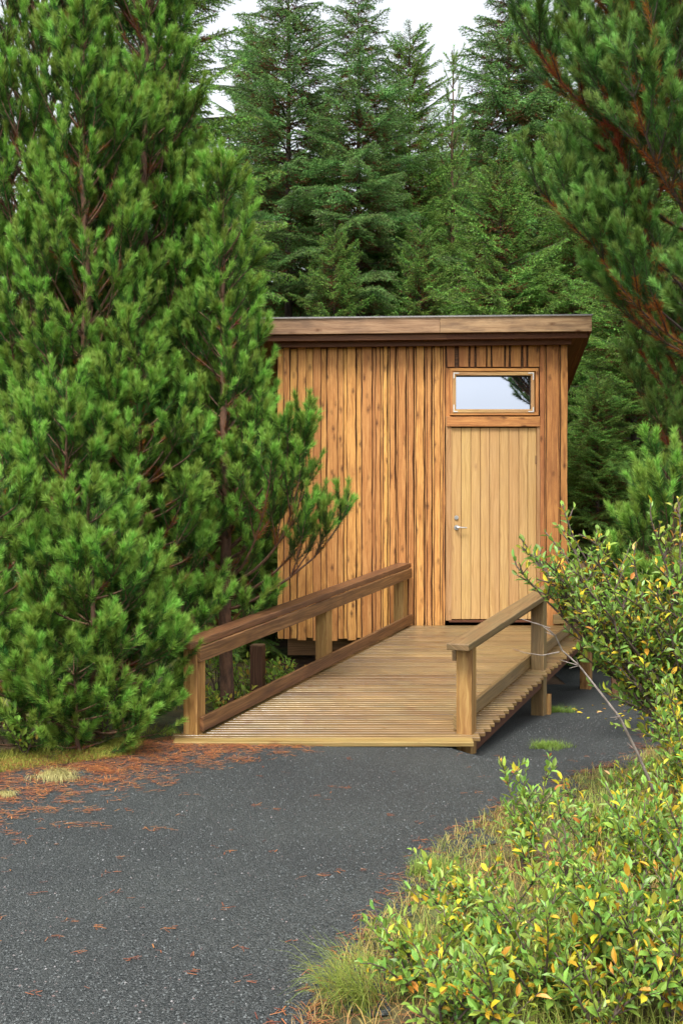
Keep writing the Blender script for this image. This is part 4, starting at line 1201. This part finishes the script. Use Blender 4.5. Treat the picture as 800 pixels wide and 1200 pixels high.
def moss():
    n = 26000
    x = -3.1 + 2.1 * nr.random(n); t = nr.random(n); y = path_left_y(x) + .02 + .50 * (t - .6)
    wv = .5 + .5 * np.sin(x * 6.0 + 1.0) * np.cos(x * 2.3); k = (nr.random(n) < .15 + .85 * wv) & (x < -1.35); x, y = x[k], y[k]; n = len(x)
    o = blades('moss', x, y, hgt(x, y) + 0.0, .02 + .045 * nr.random(n), np.full(n, .003), nr.random(n) * 6.28, .8 + 1.2 * nr.random(n), nr.random(n), nr.random(n), 'moss', seg=2)
    tag(o, 'yellow-green moss and short grass along the left edge of the gravel', 'moss', kind='stuff')
moss()
def litter():
    g = Geo()
    xs_, ys_ = [], []
    # clumps
    def emit(x, y, z, n_, age, L0=.045):
        n = len(x)
        az = nr.random(n) * 6.28
        az = np.where(nr.random(n) < .6, nr.normal(size=n) * .45, az)
        L = L0 * (.6 + .6 * nr.random(n)); w = .001 + .0011 * nr.random(n)
        d = np.stack([np.cos(az), np.sin(az), nr.normal(size=n) * .08], 1); s = np.stack([-np.sin(az), np.cos(az), np.zeros(n)], 1)
        P = np.stack([x, y, z], 1)
        V = np.stack([P - s * w[:, None], P + s * w[:, None], P + d * L[:, None] + s * w[:, None], P + d * L[:, None] - s * w[:, None]], 1)
        V[:, 2:, 2] = np.maximum(V[:, 2:, 2], (z - 0.001)[:, None])
        g.add(V.reshape(-1, 3), np.arange(n)[:, None] * 4 + np.array([[0, 1, 2, 3]]), 0, age=np.repeat(age, 4), tint=np.repeat(nr.random(n), 4))
    nc = 2300
    cy = path_left_y(np.zeros(nc)) ; cx = -3.2 + 3.6 * nr.random(nc) ** .9
    cy = path_left_y(cx) + .05 - np.abs(nr.normal(size=nc)) * .75 * np.clip(.12 + (.1 - cx) / 2.2, .12, 1)
    kk = nr.random(nc) < np.clip((.2 - cx) / 1.4, .12, 1); cx = cx[kk]; cy = cy[kk]; nc = len(cx)
    m = nr.integers(3, 16, nc)
    x = np.repeat(cx, m) + nr.normal(size=m.sum()) * .03; y = np.repeat(cy, m) + nr.normal(size=m.sum()) * .022
    k = path_keep(x, y) | (y > 6); emit(x[k], y[k], hgt(x[k], y[k]) + .009 + .004 * nr.random(k.sum()), 0, nr.random(k.sum()) ** 1.5)
    # sparse over the path
    nc = 260; cy = 2.9 + 4.3 * nr.random(nc); cx = (nr.random(nc) - .5) * 1.5 * cy * .66
    m = nr.integers(1, 7, nc); x = np.repeat(cx, m) + nr.normal(size=m.sum()) * .012; y = np.repeat(cy, m) + nr.normal(size=m.sum()) * .01
    k = path_keep(x, y); emit(x[k], y[k], hgt(x[k], y[k]) + .009 + .003 * nr.random(k.sum()), 0, .2 + .8 * nr.random(k.sum()), .032)
    # under the right verge
    nc = 500; cy = 3.0 + 5 * nr.random(nc); cx = path_right(cy) - .25 + .5 * nr.random(nc)
    m = nr.integers(1, 8, nc); x = np.repeat(cx, m) + nr.normal(size=m.sum()) * .02; y = np.repeat(cy, m) + nr.normal(size=m.sum()) * .02
    emit(x, y, hgt(x, y) + .009, 0, .4 + .6 * nr.random(len(x)))
    # a few on the planks
    nc = 150; cy = 7.1 + 3.4 * nr.random(nc); t = nr.random(nc); cx = lx(cy) + .1 + t ** 1.6 * 1.7
    emit(cx, cy, dzz(cy) + .004, 0, nr.random(nc), .04)
    o = g.build('fallen_needles', M['fallen'])
    tag(o, 'orange fallen pine needles scattered over the gravel and the ramp', 'needles', kind='stuff')
litter()
# fallen yellow leaves
def fallen_leaves():
    n = 90
    y = np.concatenate([8.2 + 1.6 * nr.random(40), 3.4 + 3 * nr.random(50)]); x = np.concatenate([2.05 + .9 * nr.random(40), path_right(y[40:]) + .1 + np.abs(nr.normal(size=50)) * .3])
    g = Geo(); az = nr.random(n) * 6.28; D = np.stack([np.cos(az), np.sin(az), nr.normal(size=n) * .1], 1)
    leaves(g, np.stack([x, y, hgt(x, y) + .012], 1), D, UP + nr.normal(size=(n, 3)) * .2, .03 + .03 * nr.random(n), .02 + .012 * nr.random(n), .7 + .3 * nr.random(n), nr.random(n), nr, mat=0)
    tag(g.build('fallen_leaves', M['leaf']), 'yellow and orange leaves fallen on the dark gravel', 'leaves', kind='stuff')
fallen_leaves()
# undergrowth moss on the floor behind and right
def floor_green():
    n = 24000
    x = -3.5 + 9 * nr.random(n); y = 7.2 + 6 * nr.random(n)
    inside = (x > lx(y) - .15) & (x < rx(y) + .15)
    k = in_view(x, y, 20) & ~inside & (~path_keep(x, y)) & ~((x > XL - .1) & (x < XR + .1) & (y > WY - .1))
    k &= (np.sin(x * 3 + y) * np.cos(y * 2.2 - x) > -.3)
    x, y = x[k], y[k]; n = len(x)
    o = blades('ground_cover', x, y, hgt(x, y) - .012, .05 + .10 * nr.random(n), np.full(n, .006), nr.random(n) * 6.28, .8 + 1.2 * nr.random(n), .5 * nr.random(n), nr.random(n), 'moss', seg=3)
    tag(o, 'low green ground cover in the shade beside the ramp and cabin', 'ground cover', kind='stuff')
floor_green()

# ------------------------------------------------------------------ light, sky, camera
world = bpy.data.worlds.new('World'); scene.world = world; world.use_nodes = True
nt = world.node_tree; nt.nodes.clear()
out = nt.nodes.new('ShaderNodeOutputWorld'); bg = nt.nodes.new('ShaderNodeBackground'); bg.inputs['Strength'].default_value = 0.15
sky = nt.nodes.new('ShaderNodeTexSky'); sky.sky_type = 'NISHITA'; sky.sun_disc = False
SUN_EL, SUN_AZ = R(58), R(200)
sky.sun_elevation = SUN_EL; sky.sun_rotation = SUN_AZ; sky.dust_density = 3.0; sky.air_density = 1.0; sky.ozone_density = 1.0
hs = nt.nodes.new('ShaderNodeHueSaturation'); hs.inputs['Saturation'].default_value = 0.16
nt.links.new(sky.outputs[0], hs.inputs['Color'])
tcw = nt.nodes.new('ShaderNodeTexCoord'); cn = nt.nodes.new('ShaderNodeTexNoise'); cn.inputs['Scale'].default_value = 2.2; cn.inputs['Detail'].default_value = 5
nt.links.new(tcw.outputs['Generated'], cn.inputs['Vector'])
cl = ramp(nt, cn.outputs[0], [(.3, (.86, .88, .92)), (.7, (1.12, 1.12, 1.12))])
nt.links.new(mixc(nt, 1.0, hs.outputs[0], cl, 'MULTIPLY'), bg.inputs['Color'])
nt.links.new(bg.outputs[0], out.inputs[0])
sd = bpy.data.lights.new('sun', 'SUN'); sd.energy = 1.5; sd.angle = R(18); sd.color = (1.0, 0.97, 0.92)
so = bpy.data.objects.new('sun', sd); link(so)
# sun_rotation is measured clockwise from +Y
dirv = Vector((math.sin(SUN_AZ) * math.cos(SUN_EL), math.cos(SUN_AZ) * math.cos(SUN_EL), math.sin(SUN_EL)))
so.rotation_euler = dirv.to_track_quat('Z', 'Y').to_euler()

cam = bpy.data.cameras.new('camera'); co = bpy.data.objects.new('camera', cam); link(co)
co.location = (0, 0, CAMZ); co.rotation_euler = (R(90), 0, 0)
cam.sensor_fit = 'VERTICAL'; cam.sensor_height = 36; cam.lens = 36.0; cam.clip_end = 2000; cam.clip_start = .05
scene.camera = co
scene.view_settings.view_transform = 'Standard'; scene.view_settings.look = 'None'
scene.view_settings.exposure = 1.3; scene.view_settings.gamma = 1.0
scene.cycles.use_denoising = True
scene.cycles.max_bounces = 6; scene.cycles.diffuse_bounces = 4; scene.cycles.glossy_bounces = 3; scene.cycles.transmission_bounces = 3
scene.cycles.caustics_reflective = False; scene.cycles.caustics_refractive = False
